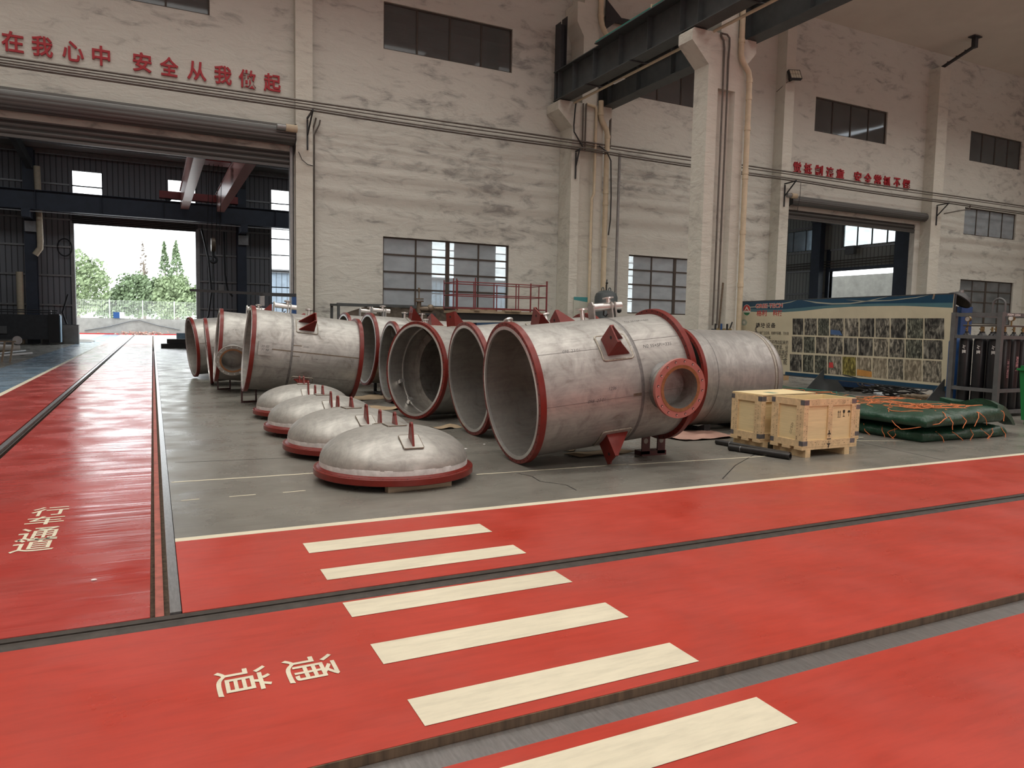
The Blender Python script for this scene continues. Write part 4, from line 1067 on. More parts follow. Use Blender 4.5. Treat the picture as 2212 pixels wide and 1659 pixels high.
# ---------------------------------------------------------------- loose dished heads on the floor
def dome_head():
    t = thing('dished_head', '', 'tank head', (0, 0, 0), group='dished heads in a row on the floor')
    mb = MB(); mb.T = Matrix.Translation((0, 0, 0.065))
    mb.lathe([(0.0, 0.74), (0.0, 0.822), (0.005, 0.826), (0.060, 0.826), (0.066, 0.820), (0.066, 0.74)], 96, axis=2); mb.cur = 1
    for k in range(44):
        a = 2 * pi * k / 44; mb.add([(0.80 * cos(a) + dx * cos(a) - dy * sin(a), 0.80 * sin(a) + dx * sin(a) + dy * cos(a), 0.0668) for dx, dy in ((-0.012, -0.005), (0.012, -0.005), (0.012, 0.005), (-0.012, 0.005))], [(0, 1, 2, 3)])
    mb.build('flange', ['primer_red', 'bolt_hole'], t)
    prof = [(0.131, 0.765), (0.20, 0.765)] + [(0.20 + 0.345 * sin(a), 0.765 * cos(a) ** 0.92) for a in [radians(5 * k) for k in range(1, 18)]] + [(0.546, 0.0)]
    mb = MB(); mb.lathe(prof, 96, axis=2, closed=False); d = mb.build('dome', 'dome_steel', t)
    # remains of protective film round the skirt
    mb = MB(); n = 120; vs = []
    for k in range(n):
        a = 2 * pi * k / n; h = 0.215 + 0.03 * sin(a * 3 + 1) + 0.02 * sin(a * 11) + rnd.uniform(-0.03, 0.03)
        vs += [(0.7665 * cos(a), 0.7665 * sin(a), 0.137), (0.7668 * cos(a), 0.7668 * sin(a), 0.20), ((0.767 - 0.35 * max(0, h - 0.20)) * cos(a), (0.767 - 0.35 * max(0, h - 0.20)) * sin(a), max(h, 0.201))]
    fs = []
    for k in range(n):
        j = (k + 1) % n
        fs += [(3 * k, 3 * j, 3 * j + 1, 3 * k + 1)]
        if sin(k * 0.35) + 0.6 * sin(k * 0.9 + 2) > -0.35: fs += [(3 * k + 1, 3 * j + 1, 3 * j + 2, 3 * k + 2)]
    mb.add(vs, fs).build('film_remains', mat('film', (0.58, 0.58, 0.565), 0.5, var=0.22, scale=14) if 'film' not in MATS else 'film', d, smooth=True)
    mb = MB(); mb.T = Matrix.Translation((0, 0, 0.132)); mb.lathe([(0, 0.795), (0.02, 0.766), (0.0, 0.766)], 96, axis=2, closed=False); mb.build('fillet_weld', 'primer_red', t)
    for k, (yy, top_h) in enumerate(((-0.55, 0.165), (0.0, 0.105), (0.55, 0.165))):
        a = radians(-90 if yy <= 0 else 90); rr = abs(yy)
        ca = (rr / 0.765) ** (1 / 0.92); z = 0.20 + 0.345 * sqrt(1 - ca * ca)
        T = Matrix.Translation((0, yy, z)) @ Matrix.Rotation(a, 4, 'Z') @ Matrix.Rotation(radians(27 if rr else 0), 4, 'Y')
        p = MB(); p.T = T; p.box(-0.11, 0.11, -0.10, 0.10, -0.03, 0.008)
        p = p.build('lug_pad', 'dome_steel', t, smooth=False)
        wv = MB(); wv.T = T; wv.tube([(sx * 0.112, sy * 0.102, 0.004) for sx, sy in ((-1, -0.85), (-0.9, -1), (0.9, -1), (1, -0.85), (1, 0.85), (0.9, 1), (-0.9, 1), (-1, 0.85))], 0.0055, 6, closed=True); wv.build('weld', 'weld_brown', p)
        T2 = Matrix.Translation((0, yy, z)) @ Matrix.Rotation(a, 4, 'Z')
        # lifting lug: tapering plate with a round top and an eye
        def lug(mb):
            top = [(0.0 + 0.034 * cos(q), top_h + 0.034 * sin(q)) for q in [radians(-5 + 190 * i / 12) for i in range(13)]]
            outer = [(0.085, -0.045 if rr else 0.0)] + top + [(-0.06, 0.012 if rr else 0.0)]
            eye = [(0.018 * cos(2 * pi * i / 16), top_h + 0.018 * sin(2 * pi * i / 16)) for i in range(16)]
            b = bmesh.new()
            ov = [b.verts.new((x, -0.011, zz)) for x, zz in outer]; ev = [b.verts.new((x, -0.011, zz)) for x, zz in eye]
            oe = [b.edges.new((ov[i], ov[(i + 1) % len(ov)])) for i in range(len(ov)) if (ov[i].co - ov[(i + 1) % len(ov)].co).length > 1e-6]
            ee = [b.edges.new((ev[i], ev[(i + 1) % 16])) for i in range(16)]
            r_ = bmesh.ops.triangle_fill(b, edges=oe + ee, use_beauty=True)
            ex = bmesh.ops.extrude_face_region(b, geom=b.faces[:])
            for v in ex['geom']:
                if isinstance(v, bmesh.types.BMVert): v.co.y += 0.022
            b.verts.ensure_lookup_table(); b.verts.index_update()
            mb.add([v.co.copy() for v in b.verts], [[v.index for v in f.verts] for f in b.faces]); b.free()
        l = MB(); l.T = T2; lug(l); l.build('lifting_lug', 'primer_red', t, smooth=False)
    return t
d0 = dome_head()
SPOT = [((2.26, 7.34), 0.0, 'nearest dished head, whole in view beside the red floor'), ((2.215, 9.02), 0.08, 'second dished head from the camera in the row'),
        ((2.22, 10.76), 0.0, 'third dished head from the camera in the row'), ((2.30, 12.70), -0.05, 'farthest dished head in the row, in front of the left hand vessel')]
for k, ((x, y), a, lb) in enumerate(SPOT):
    o = d0 if k == 0 else dup(d0)
    o.location = (x, y, 0.0); o.rotation_euler = (0, 0, a); o['label'] = lb
mat('timber_old', (0.33, 0.26, 0.18), 0.8, var=0.3, scale=5, stretch=(0.6, 6, 6))
for k, ((x, y), a, lb) in enumerate(SPOT):
    tag(MB().box(-0.34, 0.34, -0.04, 0.04, 0, 0.063).build('timber_batten', 'timber_old', smooth=False, loc=(x + 0.05, y - 0.655, 0)), 'flat timber batten under the ' + ('nearest' if k == 0 else ORD[k] if k < 3 else 'farthest') + ' dished head', 'batten', 'battens under the dished heads').rotation_euler = (0, 0, 0.12)
from mathutils import noise as mnoise
# ================================================================ wooden crates
mat('plywood', (0.74, 0.60, 0.34), 0.6, var=0.10, scale=4, stretch=(0.6, 0.6, 9))
mat('batten_wood', (0.66, 0.49, 0.28), 0.65, var=0.20, scale=3, stretch=(2, 2, 2), dist=2.0)
mat('clip_steel', (0.20, 0.20, 0.21), 0.45, 0.6, var=0.25, scale=20)
mat('tape_green', (0.22, 0.36, 0.24), 0.25, var=0.2, scale=12)
mat('stencil_black', (0.02, 0.018, 0.016), 0.7, var=0.1)
def crate(label, x0, x1, y0, y1, h, lid=False):
    t = thing('wooden_crate', label, 'crate', ((x0 + x1) / 2, (y0 + y1) / 2, 0), group='wooden crates')
    w, d = (x1 - x0) / 2, (y1 - y0) / 2; zb = 0.13; b = 0.022
    for x in (-w * 0.78, w * 0.72): MB().box(x - 0.045, x + 0.045, -d, d, 0, 0.094).build('runner', 'batten_wood', t, smooth=False)
    for y in (-d * 0.75, 0.0, d * 0.75): MB().box(-w - 0.005, w, y - 0.065, y + 0.065, 0.095, zb - 0.001).build('deck_board', 'batten_wood', t, smooth=False)
    mb = MB(); q = b
    mb.box(-w + q, w - q, -d + q, -d + q + 0.01, zb, h).box(-w + q, w - q, d - q - 0.01, d - q, zb, h)
    mb.box(-w + q, -w + q + 0.01, -d + q, d - q, zb, h).box(w - q - 0.01, w - q, -d + q, d - q, zb, h)
    mb.box(-w + q, w - q, -d + q, d - q, zb, zb + 0.012)
    mb.build('plywood_panel', 'plywood', t, smooth=False)
    # battens: top and bottom rails, corner posts, one middle post on the long sides
    for s in (-1, 1):
        for z0, z1 in ((zb, zb + 0.085), (h - 0.085, h + 0.002)):
            MB().box(-w, w, *sorted((s * d, s * (d - b))), z0, z1).build('rail_batten', 'batten_wood', t, smooth=False)
            MB().box(*sorted((s * w, s * (w - b))), -d + b, d - b, z0, z1).build('rail_batten', 'batten_wood', t, smooth=False)
        for x in (-w + 0.04, w - 0.04, 0.0):
            MB().box(x - 0.04, x + 0.04, *sorted((s * d, s * (d - b))), zb + 0.085, h - 0.085).build('post_batten', 'batten_wood', t, smooth=False)
        for y in (-d + b + 0.05, d - b - 0.05):
            MB().box(*sorted((s * w, s * (w - b))), y - 0.05, y + 0.05, zb + 0.085, h - 0.085).build('post_batten', 'batten_wood', t, smooth=False)
    for sx in (-1, 1):
        for sy in (-1, 1):
            for z0, z1 in ((zb + 0.02, zb + 0.08), (h - 0.072, h - 0.01)):
                mb = MB()
                mb.box(*sorted((sx * (w - 0.085), sx * (w + 0.002))), *sorted((sy * d, sy * (d + 0.002))), z0, z1)
                mb.box(*sorted((sx * w, sx * (w + 0.002))), *sorted((sy * (d - 0.06), sy * (d + 0.002))), z0, z1)
                mb.build('corner_clip', 'clip_steel', t, smooth=False)
    # nail heads
    mb = MB()
    for k in range(46):
        z = rnd.choice([zb + 0.03, zb + 0.06, h - 0.03, h - 0.06]); x = rnd.uniform(-w + 0.1, w - 0.1)
        mb.disc((x, -d - 0.001, z), 0.0045, (0, -1, 0), 6)
    for k in range(60):
        x = rnd.choice([-w + 0.02, -w + 0.06, w - 0.02, w - 0.06, -0.02, 0.02]); z = rnd.uniform(zb + 0.1, h - 0.1)
        mb.disc((x, -d - 0.001, z), 0.0045, (0, -1, 0), 6)
    for k in range(60):
        y = rnd.choice([-d + 0.05, -d + 0.1, d - 0.05, d - 0.1]); z = rnd.uniform(zb + 0.1, h - 0.1)
        mb.disc((-w - 0.001, y, z), 0.0045, (-1, 0, 0), 6)
    mb.build('nails', 'stencil_black', t, smooth=False, fix=False)
    if lid:
        l = MB(); l.T = Matrix.Translation((0.03, 0.0, h + 0.002)) @ Matrix.Rotation(radians(1.2), 4, 'Z') @ Matrix.Rotation(radians(-0.4), 4, 'Y')
        l.box(-w - 0.01, w + 0.03, -d - 0.0, d + 0.02, 0.006, 0.018); o = l.build('lid', 'plywood', t, smooth=False)
        l2 = MB(); l2.T = l.T; l2.box(-0.20, -0.08, -0.16, 0.02, 0.0185, 0.0195); l2.build('tape', 'tape_green', o, smooth=False)
    return t, w, d, zb
def on_face(t, d, polys, m='stencil_black', name='stencil_mark'):
    """Marks on the face y = -d: list of (x, z) polygons."""
    mb = MB()
    for p in polys: mb.add([(x, -d - 0.0012, z) for x, z in p], [list(range(len(p)))])
    return mb.build(name, m, t, smooth=False, fix=False)
c1, w, d, zb = crate('open wooden crate in front, with handling symbols stencilled on its front', 7.385, 8.34, 6.58, 7.12, 0.745)
def mv(poly, x, z, s=1.0): return [(x + a * s, z + b * s) for a, b in poly]
arrow = [(-0.004, 0), (0.004, 0), (0.004, 0.06), (0.012, 0.055), (0.0, 0.09), (-0.012, 0.055), (-0.004, 0.06)]
glass = [(-0.02, 0), (0.02, 0), (0.02, 0.005), (0.003, 0.012), (0.003, 0.04), (0.02, 0.06), (0.018, 0.09), (-0.018, 0.09), (-0.02, 0.06), (-0.003, 0.04), (-0.003, 0.012), (-0.02, 0.005)]
brolly = [(-0.004, 0.0), (0.004, 0.004), (0.003, 0.055), (0.03, 0.05), (0.02, 0.075), (0.0, 0.085), (-0.02, 0.075), (-0.03, 0.05), (-0.003, 0.055), (-0.003, 0.01)]
fx, fz = 0.17, 0.50
on_face(c1, d - 0.0215, [mv(arrow, fx, fz), mv(arrow, fx + 0.032, fz), [(fx - 0.012, fz - 0.008), (fx + 0.044, fz - 0.008), (fx + 0.044, fz - 0.003), (fx - 0.012, fz - 0.003)], mv(glass, fx + 0.105, fz), mv(brolly, fx + 0.20, fz)])
hook = [(-0.005, 0), (0.005, 0), (0.005, 0.04), (0.03, 0.03), (0.03, 0.045), (0.006, 0.06), (0.012, 0.07), (0, 0.10), (-0.012, 0.07), (-0.006, 0.06), (-0.03, 0.045), (-0.03, 0.03), (-0.005, 0.04)]
on_face(c1, d, [mv(hook, -0.005, 0.245), mv([(a, -b) for a, b in hook], -0.005, 0.20), [(-0.04, 0.217), (0.03, 0.217), (0.03, 0.228), (-0.04, 0.228)]])
def crate_text(t, txt, x, y, z, h, face, rot=0):
    vs, fs = text_mesh(txt, 1.0, -0.015); ys = [v.y for v in vs]; k = h / (max(ys) - min(ys)); xs = [v.x for v in vs]; cx = (max(xs) + min(xs)) / 2; cy = (max(ys) + min(ys)) / 2
    out = []
    for v in vs:
        a, b = (v.x - cx) * k, (v.y - cy) * k
        a += b * 0.25
        a, b = a * cos(rot) - b * sin(rot), a * sin(rot) + b * cos(rot)
        out.append((x + a, y, z + b) if face == 'f' else (x, y - a, z + b))
    MB().add(out, fs).build('pen_writing', 'stencil_black', t, smooth=False, fix=False)
crate_text(c1, 'S3', 0.25, -d - 0.0015, 0.70, 0.035, 'f')
crate_text(c1, 'GC02b', -w + 0.021, -0.06, 0.36, 0.035, 's', radians(80))
crate('lidded wooden crate at the left, loose plywood lid with green tape', 7.33, 8.29, 7.25, 7.81, 0.73, True)
crate('smaller wooden crate half hidden behind the right end of the open crate', 8.42, 8.98, 7.02, 7.56, 0.60)

# black pipes on the floor
mat('black_pipe', (0.022, 0.020, 0.019), 0.45, 0.3, var=0.4, scale=10)
def floor_pipe(label, p, q, r):
    p = Vector(p); q = Vector(q); L = (q - p).length
    t = thing('black_pipe', label, 'pipe', (p.x, p.y, 0), (0, 0, atan2(q.y - p.y, q.x - p.x)), group='black pipes by the crates')
    mb = MB(); mb.T = Matrix.Translation((0, 0, r)); mb.lathe([(0, r), (L, r), (L, r * 0.72), (0, r * 0.72)], 24); mb.build('pipe', 'black_pipe', t)
    mb = MB(); mb.T = Matrix.Translation((0, 0, r)); mb.lathe([(L * 0.2, r + 0.001), (L * 0.2 + 0.008, r + 0.001)], 24, closed=False); mb.build('tape_band', 'galvanised', t)
floor_pipe('black steel pipe lying nearest the camera beside the open crate', (6.90, 7.36), (7.14, 6.54), 0.042)
floor_pipe('black steel pipe lying between the nearest pipe and the crates', (7.10, 7.83), (7.26, 6.66), 0.036)

# ================================================================ tarpaulin bundles and ropes
def mat_tarp(name, color):
    m = mat(name, color, 0.36, var=0.25, scale=3.0, bump=0.6, bscale=4.5, dist=1.5)
    return m
mat_tarp('tarp_green', (0.011, 0.048, 0.027))
mat('rope_orange', (0.62, 0.18, 0.06), 0.7, var=0.2, scale=30)
mat('rope_green', (0.02, 0.16, 0.11), 0.6, var=0.2, scale=30)
def bundle(label, quad, z0, z1, seed, lean=0.0, nx=46, ny=46, puff=0.05):
    """Soft folded canvas pack over a four-cornered footprint."""
    A, B, Cc, D = [Vector((p[0], p[1], 0)) for p in quad]
    c = (A + B + Cc + D) / 4
    t = thing('tarpaulin_bundle', label, 'tarpaulin', (c.x, c.y, z0), group='green tarpaulin bundles')
    def foot(u, v): return A * (1 - u) * (1 - v) + B * u * (1 - v) + Cc * u * v + D * (1 - u) * v
    def top(u, v):
        e = min(u, 1 - u, v, 1 - v)
        z = z1 - puff * max(0, 1 - e / 0.10) ** 2
        p = foot(u, v)
        return z + 0.035 * mnoise.noise(Vector((p.x * 1.7 + seed, p.y * 1.7, 0))) + 0.016 * mnoise.noise(Vector((p.x * 5 + seed, p.y * 5, 3))) + lean * (u - 0.5)
    mb = MB(); vs = []; fs = []
    for j in range(ny + 1):
        for i in range(nx + 1):
            u, v = i / nx, j / ny; p = foot(u, v); vs.append((p.x - c.x, p.y - c.y, top(u, v) - z0))
    W_ = nx + 1
    for j in range(ny):
        for i in range(nx): fs.append((j * W_ + i, j * W_ + i + 1, (j + 1) * W_ + i + 1, (j + 1) * W_ + i))
    ring = [(i, 0) for i in range(nx)] + [(nx, j) for j in range(ny)] + [(i, ny) for i in range(nx, 0, -1)] + [(0, j) for j in range(ny, 0, -1)]
    prev = [j * W_ + i for i, j in ring]; n = len(ring); rows = 7
    for r in range(1, rows + 1):
        cur = []
        for k, (i, j) in enumerate(ring):
            u, v = i / nx, j / ny; p = foot(u, v); zt = top(u, v); f = r / rows
            out = (p - c).normalized(); bulge = 0.045 * sin(pi * f) + 0.018 * mnoise.noise(Vector((p.x * 7 + seed, p.y * 7, f * 1.5)))
            if f > 0.93: bulge = -0.01
            vs.append((p.x - c.x + out.x * bulge, p.y - c.y + out.y * bulge, (zt - z0) * (1 - f)))
            cur.append(len(vs) - 1)
        for k in range(n): fs.append((prev[k], cur[k], cur[(k + 1) % n], prev[(k + 1) % n]))
        prev = cur
    fs.append(prev)
    mb.add(vs, fs).build('tarpaulin', 'tarp_green', t, angle=70)
    return t, foot, top, c, z0
def rope_on(label, packs, lines, m='rope_orange', r=0.006):
    """Rope lying over a bundle: each line is a list of (u, v, drop) with drop below the rim for hanging ends."""
    t0, foot, top, c, z0 = packs
    mb = MB()
    for ln in lines:
        pts = []
        for (u, v, dr) in ln:
            uu, vv = min(1, max(0, u)), min(1, max(0, v)); p = foot(u, v); z = top(uu, vv)
            pts.append(Vector((p.x - c.x, p.y - c.y, z + r * 0.7 - dr - z0)))
        sm = []
        for a, b in zip(pts, pts[1:]):
            for k in range(5): sm.append(a.lerp(b, k / 5))
        sm.append(pts[-1])
        for i in range(len(sm)):
            q = sm[i]; jit = 0.012
            sm[i] = q + Vector((mnoise.noise(q * 9 + Vector((5, 0, 0))) * jit * 2, mnoise.noise(q * 9 + Vector((0, 7, 0))) * jit * 2, 0))
        mb.tube(sm, r, 6)
    o = mb.build('rope', m, loc=(c.x, c.y, z0))
    return tag(o, label, 'rope')
low = bundle('bottom green tarpaulin bundle lying flat on the floor', [(10.20, 6.90), (12.18, 6.88), (12.0, 9.1), (10.20, 9.1)], 0.0, 0.20, 3.1)
mid = bundle('top green tarpaulin bundle stacked on the bottom one, covered with tangled orange rope', [(10.06, 6.76), (12.05, 6.86), (11.75, 9.0), (10.10, 9.0)], 0.245, 0.46, 8.7, lean=0.05)
bak = bundle('long green tarpaulin bundle behind the stacked pair', [(10.1, 9.16), (11.7, 9.16), (12.3, 11.9), (10.4, 11.9)], 0.0, 0.46, 14.2)
# loose tail of the top tarpaulin
mb = MB(); vs = []; nn = 14
for i in range(nn + 1):
    for j in range(9):
        u, v = i / nn, j / 8
        x = 11.95 + u * 0.72; y = 6.86 + v * (0.95 - 0.5 * u) + 0.12 * u
        z = 0.50 - 0.30 * u ** 1.6 + 0.05 * sin(v * 7 + u * 3) + 0.05 * sin(pi * v) - 0.05 * (1 - v) * u
        vs.append((x - mid[3].x, y - mid[3].y, z - 0.235))
mb.add(vs, [(i * 9 + j, i * 9 + j + 1, (i + 1) * 9 + j + 1, (i + 1) * 9 + j) for i in range(nn) for j in range(8)])
k = len(vs); mb.add([(x, y, max(0.0 - 0.1, z - 0.16 * (1 - 0.5 * (i // 9) / nn))) for i, (x, y, z) in enumerate(vs)], [(i * 9 + j, i * 9 + j + 1, (i + 1) * 9 + j + 1, (i + 1) * 9 + j) for i in range(nn) for j in range(8)])
br_ = [j for j in range(9)] + [i * 9 + 8 for i in range(1, nn + 1)] + [nn * 9 + j for j in range(7, -1, -1)] + [i * 9 for i in range(nn - 1, 0, -1)]
mb.f += [[br_[a], br_[(a + 1) % len(br_)], k + br_[(a + 1) % len(br_)], k + br_[a]] for a in range(len(br_))]; mb.mi += [0] * len(br_)
mb.build('loose_tail', 'tarp_green', mid[0], angle=70)
R2 = random.Random(21); lines = []
for n_ in range(26):
    u, v = R2.uniform(0.1, 0.8), R2.uniform(0.15, 0.85); ln = [(u, v, 0)]
    a = R2.uniform(0, 6.3)
    for k in range(R2.randint(4, 9)):
        a += R2.uniform(-1.6, 1.6); u = min(0.93, max(0.05, u + 0.10 * cos(a))); v = min(0.93, max(0.1, v + 0.07 * sin(a))); ln.append((u, v, 0))
    lines.append(ln)
for n_ in range(8):
    u = 0.40 + 0.18 * sin(n_ * 2.1); lines.append([(u + 0.10 * cos(q), 0.30 + 0.07 * sin(q + n_), -0.012 * (n_ % 3)) for q in [0, .9, 1.8, 2.7, 3.6, 4.5, 5.4, 6.3]])
lines += [[(0.05, 0.30, 0), (-0.01, 0.25, 0.05), (-0.03, 0.2, 0.15), (-0.03, 0.15, 0.2), (-0.02, 0.05, 0.16), (0.1, -0.035, 0.10), (0.2, -0.03, 0.02), (0.3, 0.05, 0)]]
lines += [[(0.28, 0.1, 0), (0.28, -0.01, 0.02), (0.28, -0.035, 0.1), (0.275, -0.035, 0.2)], [(0.42, 0.1, 0), (0.43, -0.01, 0.02), (0.45, -0.035, 0.1), (0.40, -0.035, 0.2)],
          [(0.64, 0.08, 0), (0.66, -0.01, 0.02), (0.69, -0.035, 0.09), (0.74, -0.035, 0.22)], [(0.64, 0.08, 0), (0.65, -0.01, 0.02), (0.62, -0.035, 0.09), (0.56, -0.035, 0.22)], [(0.96, 0.2, 0), (0.985, 0.05, 0.0), (0.99, -0.02, 0.05), (0.97, -0.035, 0.2)],
          [(0.10, 0.6, 0), (0.3, 0.55, 0), (0.55, 0.42, 0), (0.8, 0.3, 0), (0.97, 0.15, 0.01)], [(0.1, 0.85, 0), (0.4, 0.8, 0), (0.7, 0.7, 0), (0.95, 0.55, 0)]]
rope_on('tangled orange rope spread over the top of the stacked tarpaulin bundles', mid, lines)
rope_on('orange rope tied round the bottom tarpaulin bundle', low, [
    [(0.18, 0.01, 0.0), (0.19, -0.03, 0.06), (0.2, -0.035, 0.15), (0.18, -0.035, 0.2)], [(0.34, 0.0, 0.0), (0.37, -0.03, 0.06), (0.42, -0.035, 0.15)], [(0.58, 0.0, 0.0), (0.55, -0.035, 0.08), (0.5, -0.035, 0.18)],
    [(0.70, 0.0, 0.0), (0.74, -0.035, 0.1), (0.72, -0.04, 0.13), (0.69, -0.045, 0.19)], [(0.86, 0.0, 0.0), (0.8, -0.035, 0.06), (0.745, -0.035, 0.12), (0.70, -0.05, 0.19), (0.66, -0.05, 0.2)], [(0.97, 0.0, 0.0), (0.975, -0.03, 0.1), (0.96, -0.035, 0.2)],
    [(0.0, 0.30, 0.0), (-0.025, 0.28, 0.08), (-0.03, 0.25, 0.19)], [(0.0, 0.45, 0.0), (-0.025, 0.42, 0.1), (-0.03, 0.36, 0.19)], [(0.0, 0.2, 0.0), (-0.025, 0.18, 0.1), (-0.03, 0.21, 0.19)], [(0.0, 0.62, 0.0), (-0.025, 0.6, 0.1), (-0.03, 0.62, 0.19)], [(0.0, 0.18, 0.0), (-0.028, 0.24, 0.08), (-0.03, 0.17, 0.19)]])
rope_on('orange rope trailing over the rear tarpaulin bundle', bak, [[(0.55, 0.98, 0), (0.5, 0.8, 0), (0.6, 0.66, 0), (0.55, 0.5, 0), (0.75, 0.42, 0), (0.6, 0.3, 0), (0.85, 0.2, 0), (0.7, 0.1, 0), (0.8, 0.02, 0)], [(0.3, 0.5, 0), (0.5, 0.4, 0), (0.45, 0.2, 0), (0.7, 0.15, 0), (0.9, 0.05, 0)],
    [(0.2, 0.2, 0), (0.4, 0.1, 0), (0.6, 0.22, 0), (0.5, 0.05, 0)]])
rope_on('green rope lying across the rear tarpaulin bundle', bak, [[(0.98, 0.6, 0), (0.8, 0.5, 0), (0.9, 0.35, 0), (0.95, 0.2, 0), (0.7, 0.05, 0)]], 'rope_green', 0.009)

# ================================================================ company display board
BR_ = Vector((15.70, 10.10, 0)); BL_ = Vector((16.57, 17.62, 0))
bx = (BR_ - BL_).normalized(); bang = atan2(bx.y, bx.x); by = Vector((-bx.y, bx.x, 0)); BLEN = (BR_ - BL_).length
def Bd(px, py):
    """Point of the photograph to board coordinates (along, up)."""
    d = C_F + C_R * ((px - 1106.0) / FPX) - C_U * ((py - 829.5) / FPX)
    t = (BL_ - CAM_POS).dot(by) / d.dot(by); p = CAM_POS + d * t
    return ((p - BL_).dot(bx), p.z)
def B5(x, y): return Bd(1580 + x / 3.5, 620 + y / 3.5)
mat('board_cream', (0.56, 0.51, 0.37), 0.38, var=0.10, scale=1.2)
mat('board_blue', (0.012, 0.055, 0.105), 0.35, var=0.12, scale=1.5)
mat('board_teal', (0.075, 0.17, 0.20), 0.35, var=0.1, scale=1.5)
mat('board_pale', (0.36, 0.37, 0.30), 0.4, var=0.08, scale=1.5)
mat('board_red', (0.50, 0.05, 0.05), 0.5, var=0.08)
mat('board_white', (0.66, 0.64, 0.58), 0.5, var=0.05)
mat('board_green', (0.03, 0.17, 0.07), 0.5, var=0.08)
mat('board_text', (0.055, 0.05, 0.045), 0.6, var=0.1)
mat('board_frame', (0.05, 0.055, 0.06), 0.5, var=0.2)
bd = thing('display_board', 'long cream and blue company display board with rows of small photographs', 'notice board', BL_, (0, 0, bang))
TL, TR, BRc, BLc = B5(46, 112), B5(1683, 50), B5(1622, 787), B5(412, 666)
sl = (BRc[1] - BLc[1]) / (BRc[0] - BLc[0]); BL0 = (TL[0], BLc[1] + sl * (TL[0] - BLc[0]))
quad = [BL0, BRc, TR, TL]
MB().prism([(a, b) for a, b in quad], 1, 0.0, 0.05).build('panel', 'board_cream', bd, smooth=False)
def decal(name, polys, m, lift, parent=bd):
    mb = MB()
    for p in polys: mb.add([(a, -lift, b) for a, b in p], [list(range(len(p)))])
    return mb.build(name, m, parent, smooth=False, fix=False)
low1 = [(45, 182), (200, 189), (400, 190), (550, 180), (700, 162), (900, 149), (1100, 144), (1300, 142), (1500, 150), (1672, 157)]
low2 = [(46, 160), (200, 168), (400, 168), (600, 150), (800, 134), (1100, 124), (1400, 121), (1676, 119)]
topl = [(46, 113), (1683, 51)]
decal('printed_band', [[B5(*p) for p in low1] + [B5(*topl[1]), B5(*topl[0])]], 'board_teal', 0.0012)
decal('printed_band', [[B5(*p) for p in low2] + [B5(*topl[1]), B5(*topl[0])]], 'board_blue', 0.0024)
decal('printed_swoosh', [[B5(*p) for p in [(535, 98), (640, 112), (760, 122), (900, 120), (1020, 104), (1120, 84), (1200, 69), (1130, 86), (1030, 110), (900, 128), (760, 132), (640, 122)]],
    [B5(*p) for p in [(130, 150), (300, 138), (450, 110), (500, 97), (450, 116), (300, 146), (130, 157)]], [B5(*p) for p in [(860, 96), (1000, 104), (1200, 98), (1400, 76), (1500, 60), (1400, 82), (1200, 104), (1000, 111)]]], 'board_pale', 0.0034)
decal('printed_band', [[B5(*p) for p in [(408, 640), (1000, 692), (1633, 752), (1622, 787), (1000, 722), (404, 666)]]], 'board_blue', 0.0024)
# photographs printed on the board, three rows of ten
def mat_photo(k, dark, light, sc, tint=None):
    m, t, b = nt('print_%d' % k)
    v = coords(t, (sc, 1, sc * 0.4))
    n = N(t, 'ShaderNodeTexNoise', Scale=5.0, Detail=5.0, Roughness=0.7, Distortion=1.0); t.links.new(v, n.inputs['Vector'])
    vo = N(t, 'ShaderNodeTexVoronoi', Scale=6.0); vo.feature = 'DISTANCE_TO_EDGE'; t.links.new(v, vo.inputs['Vector'])
    ad = N(t, 'ShaderNodeMath', operation='MULTIPLY_ADD'); t.links.new(vo.outputs['Distance'], ad.inputs[0]); ad.inputs[1].default_value = 0.35; t.links.new(n.outputs['Fac'], ad.inputs[2])
    r = ramp(t, [(0.44, [0.7 * c for c in dark]), (0.54, [0.75 * a + 0.25 * c for a, c in zip(dark, light)]), (0.72, [min(1, 1.2 * c) for c in light])])
    t.links.new(ad.outputs[0], r.inputs[0]); t.links.new(r.outputs[0], b.inputs['Base Color'])
    b.inputs['Roughness'].default_value = 0.4
    MATS['print_%d' % k] = m
mat_photo(0, (0.02, 0.02, 0.02), (0.26, 0.25, 0.21), 1.6); mat_photo(1, (0.03, 0.03, 0.028), (0.34, 0.32, 0.26), 2.4); mat_photo(2, (0.025, 0.028, 0.022), (0.22, 0.23, 0.18), 3.2)
mat_photo(3, (0.03, 0.028, 0.025), (0.40, 0.37, 0.30), 1.2); mat_photo(4, (0.10, 0.085, 0.02), (0.40, 0.35, 0.10), 2.0); mat_photo(5, (0.20, 0.17, 0.12), (0.46, 0.41, 0.31), 1.8); mat_photo(6, (0.08, 0.075, 0.06), (0.42, 0.38, 0.30), 2.6)
ROWS = [([463, 553, 655, 747, 857, 970, 1090, 1205, 1328, 1460, 1618], (238, 236), (360, 396)), ([457, 547, 640, 735, 850, 958, 1078, 1195, 1318, 1452, 1605], (373, 404), (491, 550)), ([442, 540, 630, 730, 840, 950, 1067, 1185, 1308, 1447, 1597], (507, 561), (633, 728))]
PM = [[0, 1, 2, 1, 3, 0, 1, 0, 2, 0], [1, 2, 3, 1, 0, 0, 6, 1, 2, 0], [0, 2, 2, 6, 4, 5, 5, 6, 5, 6]]
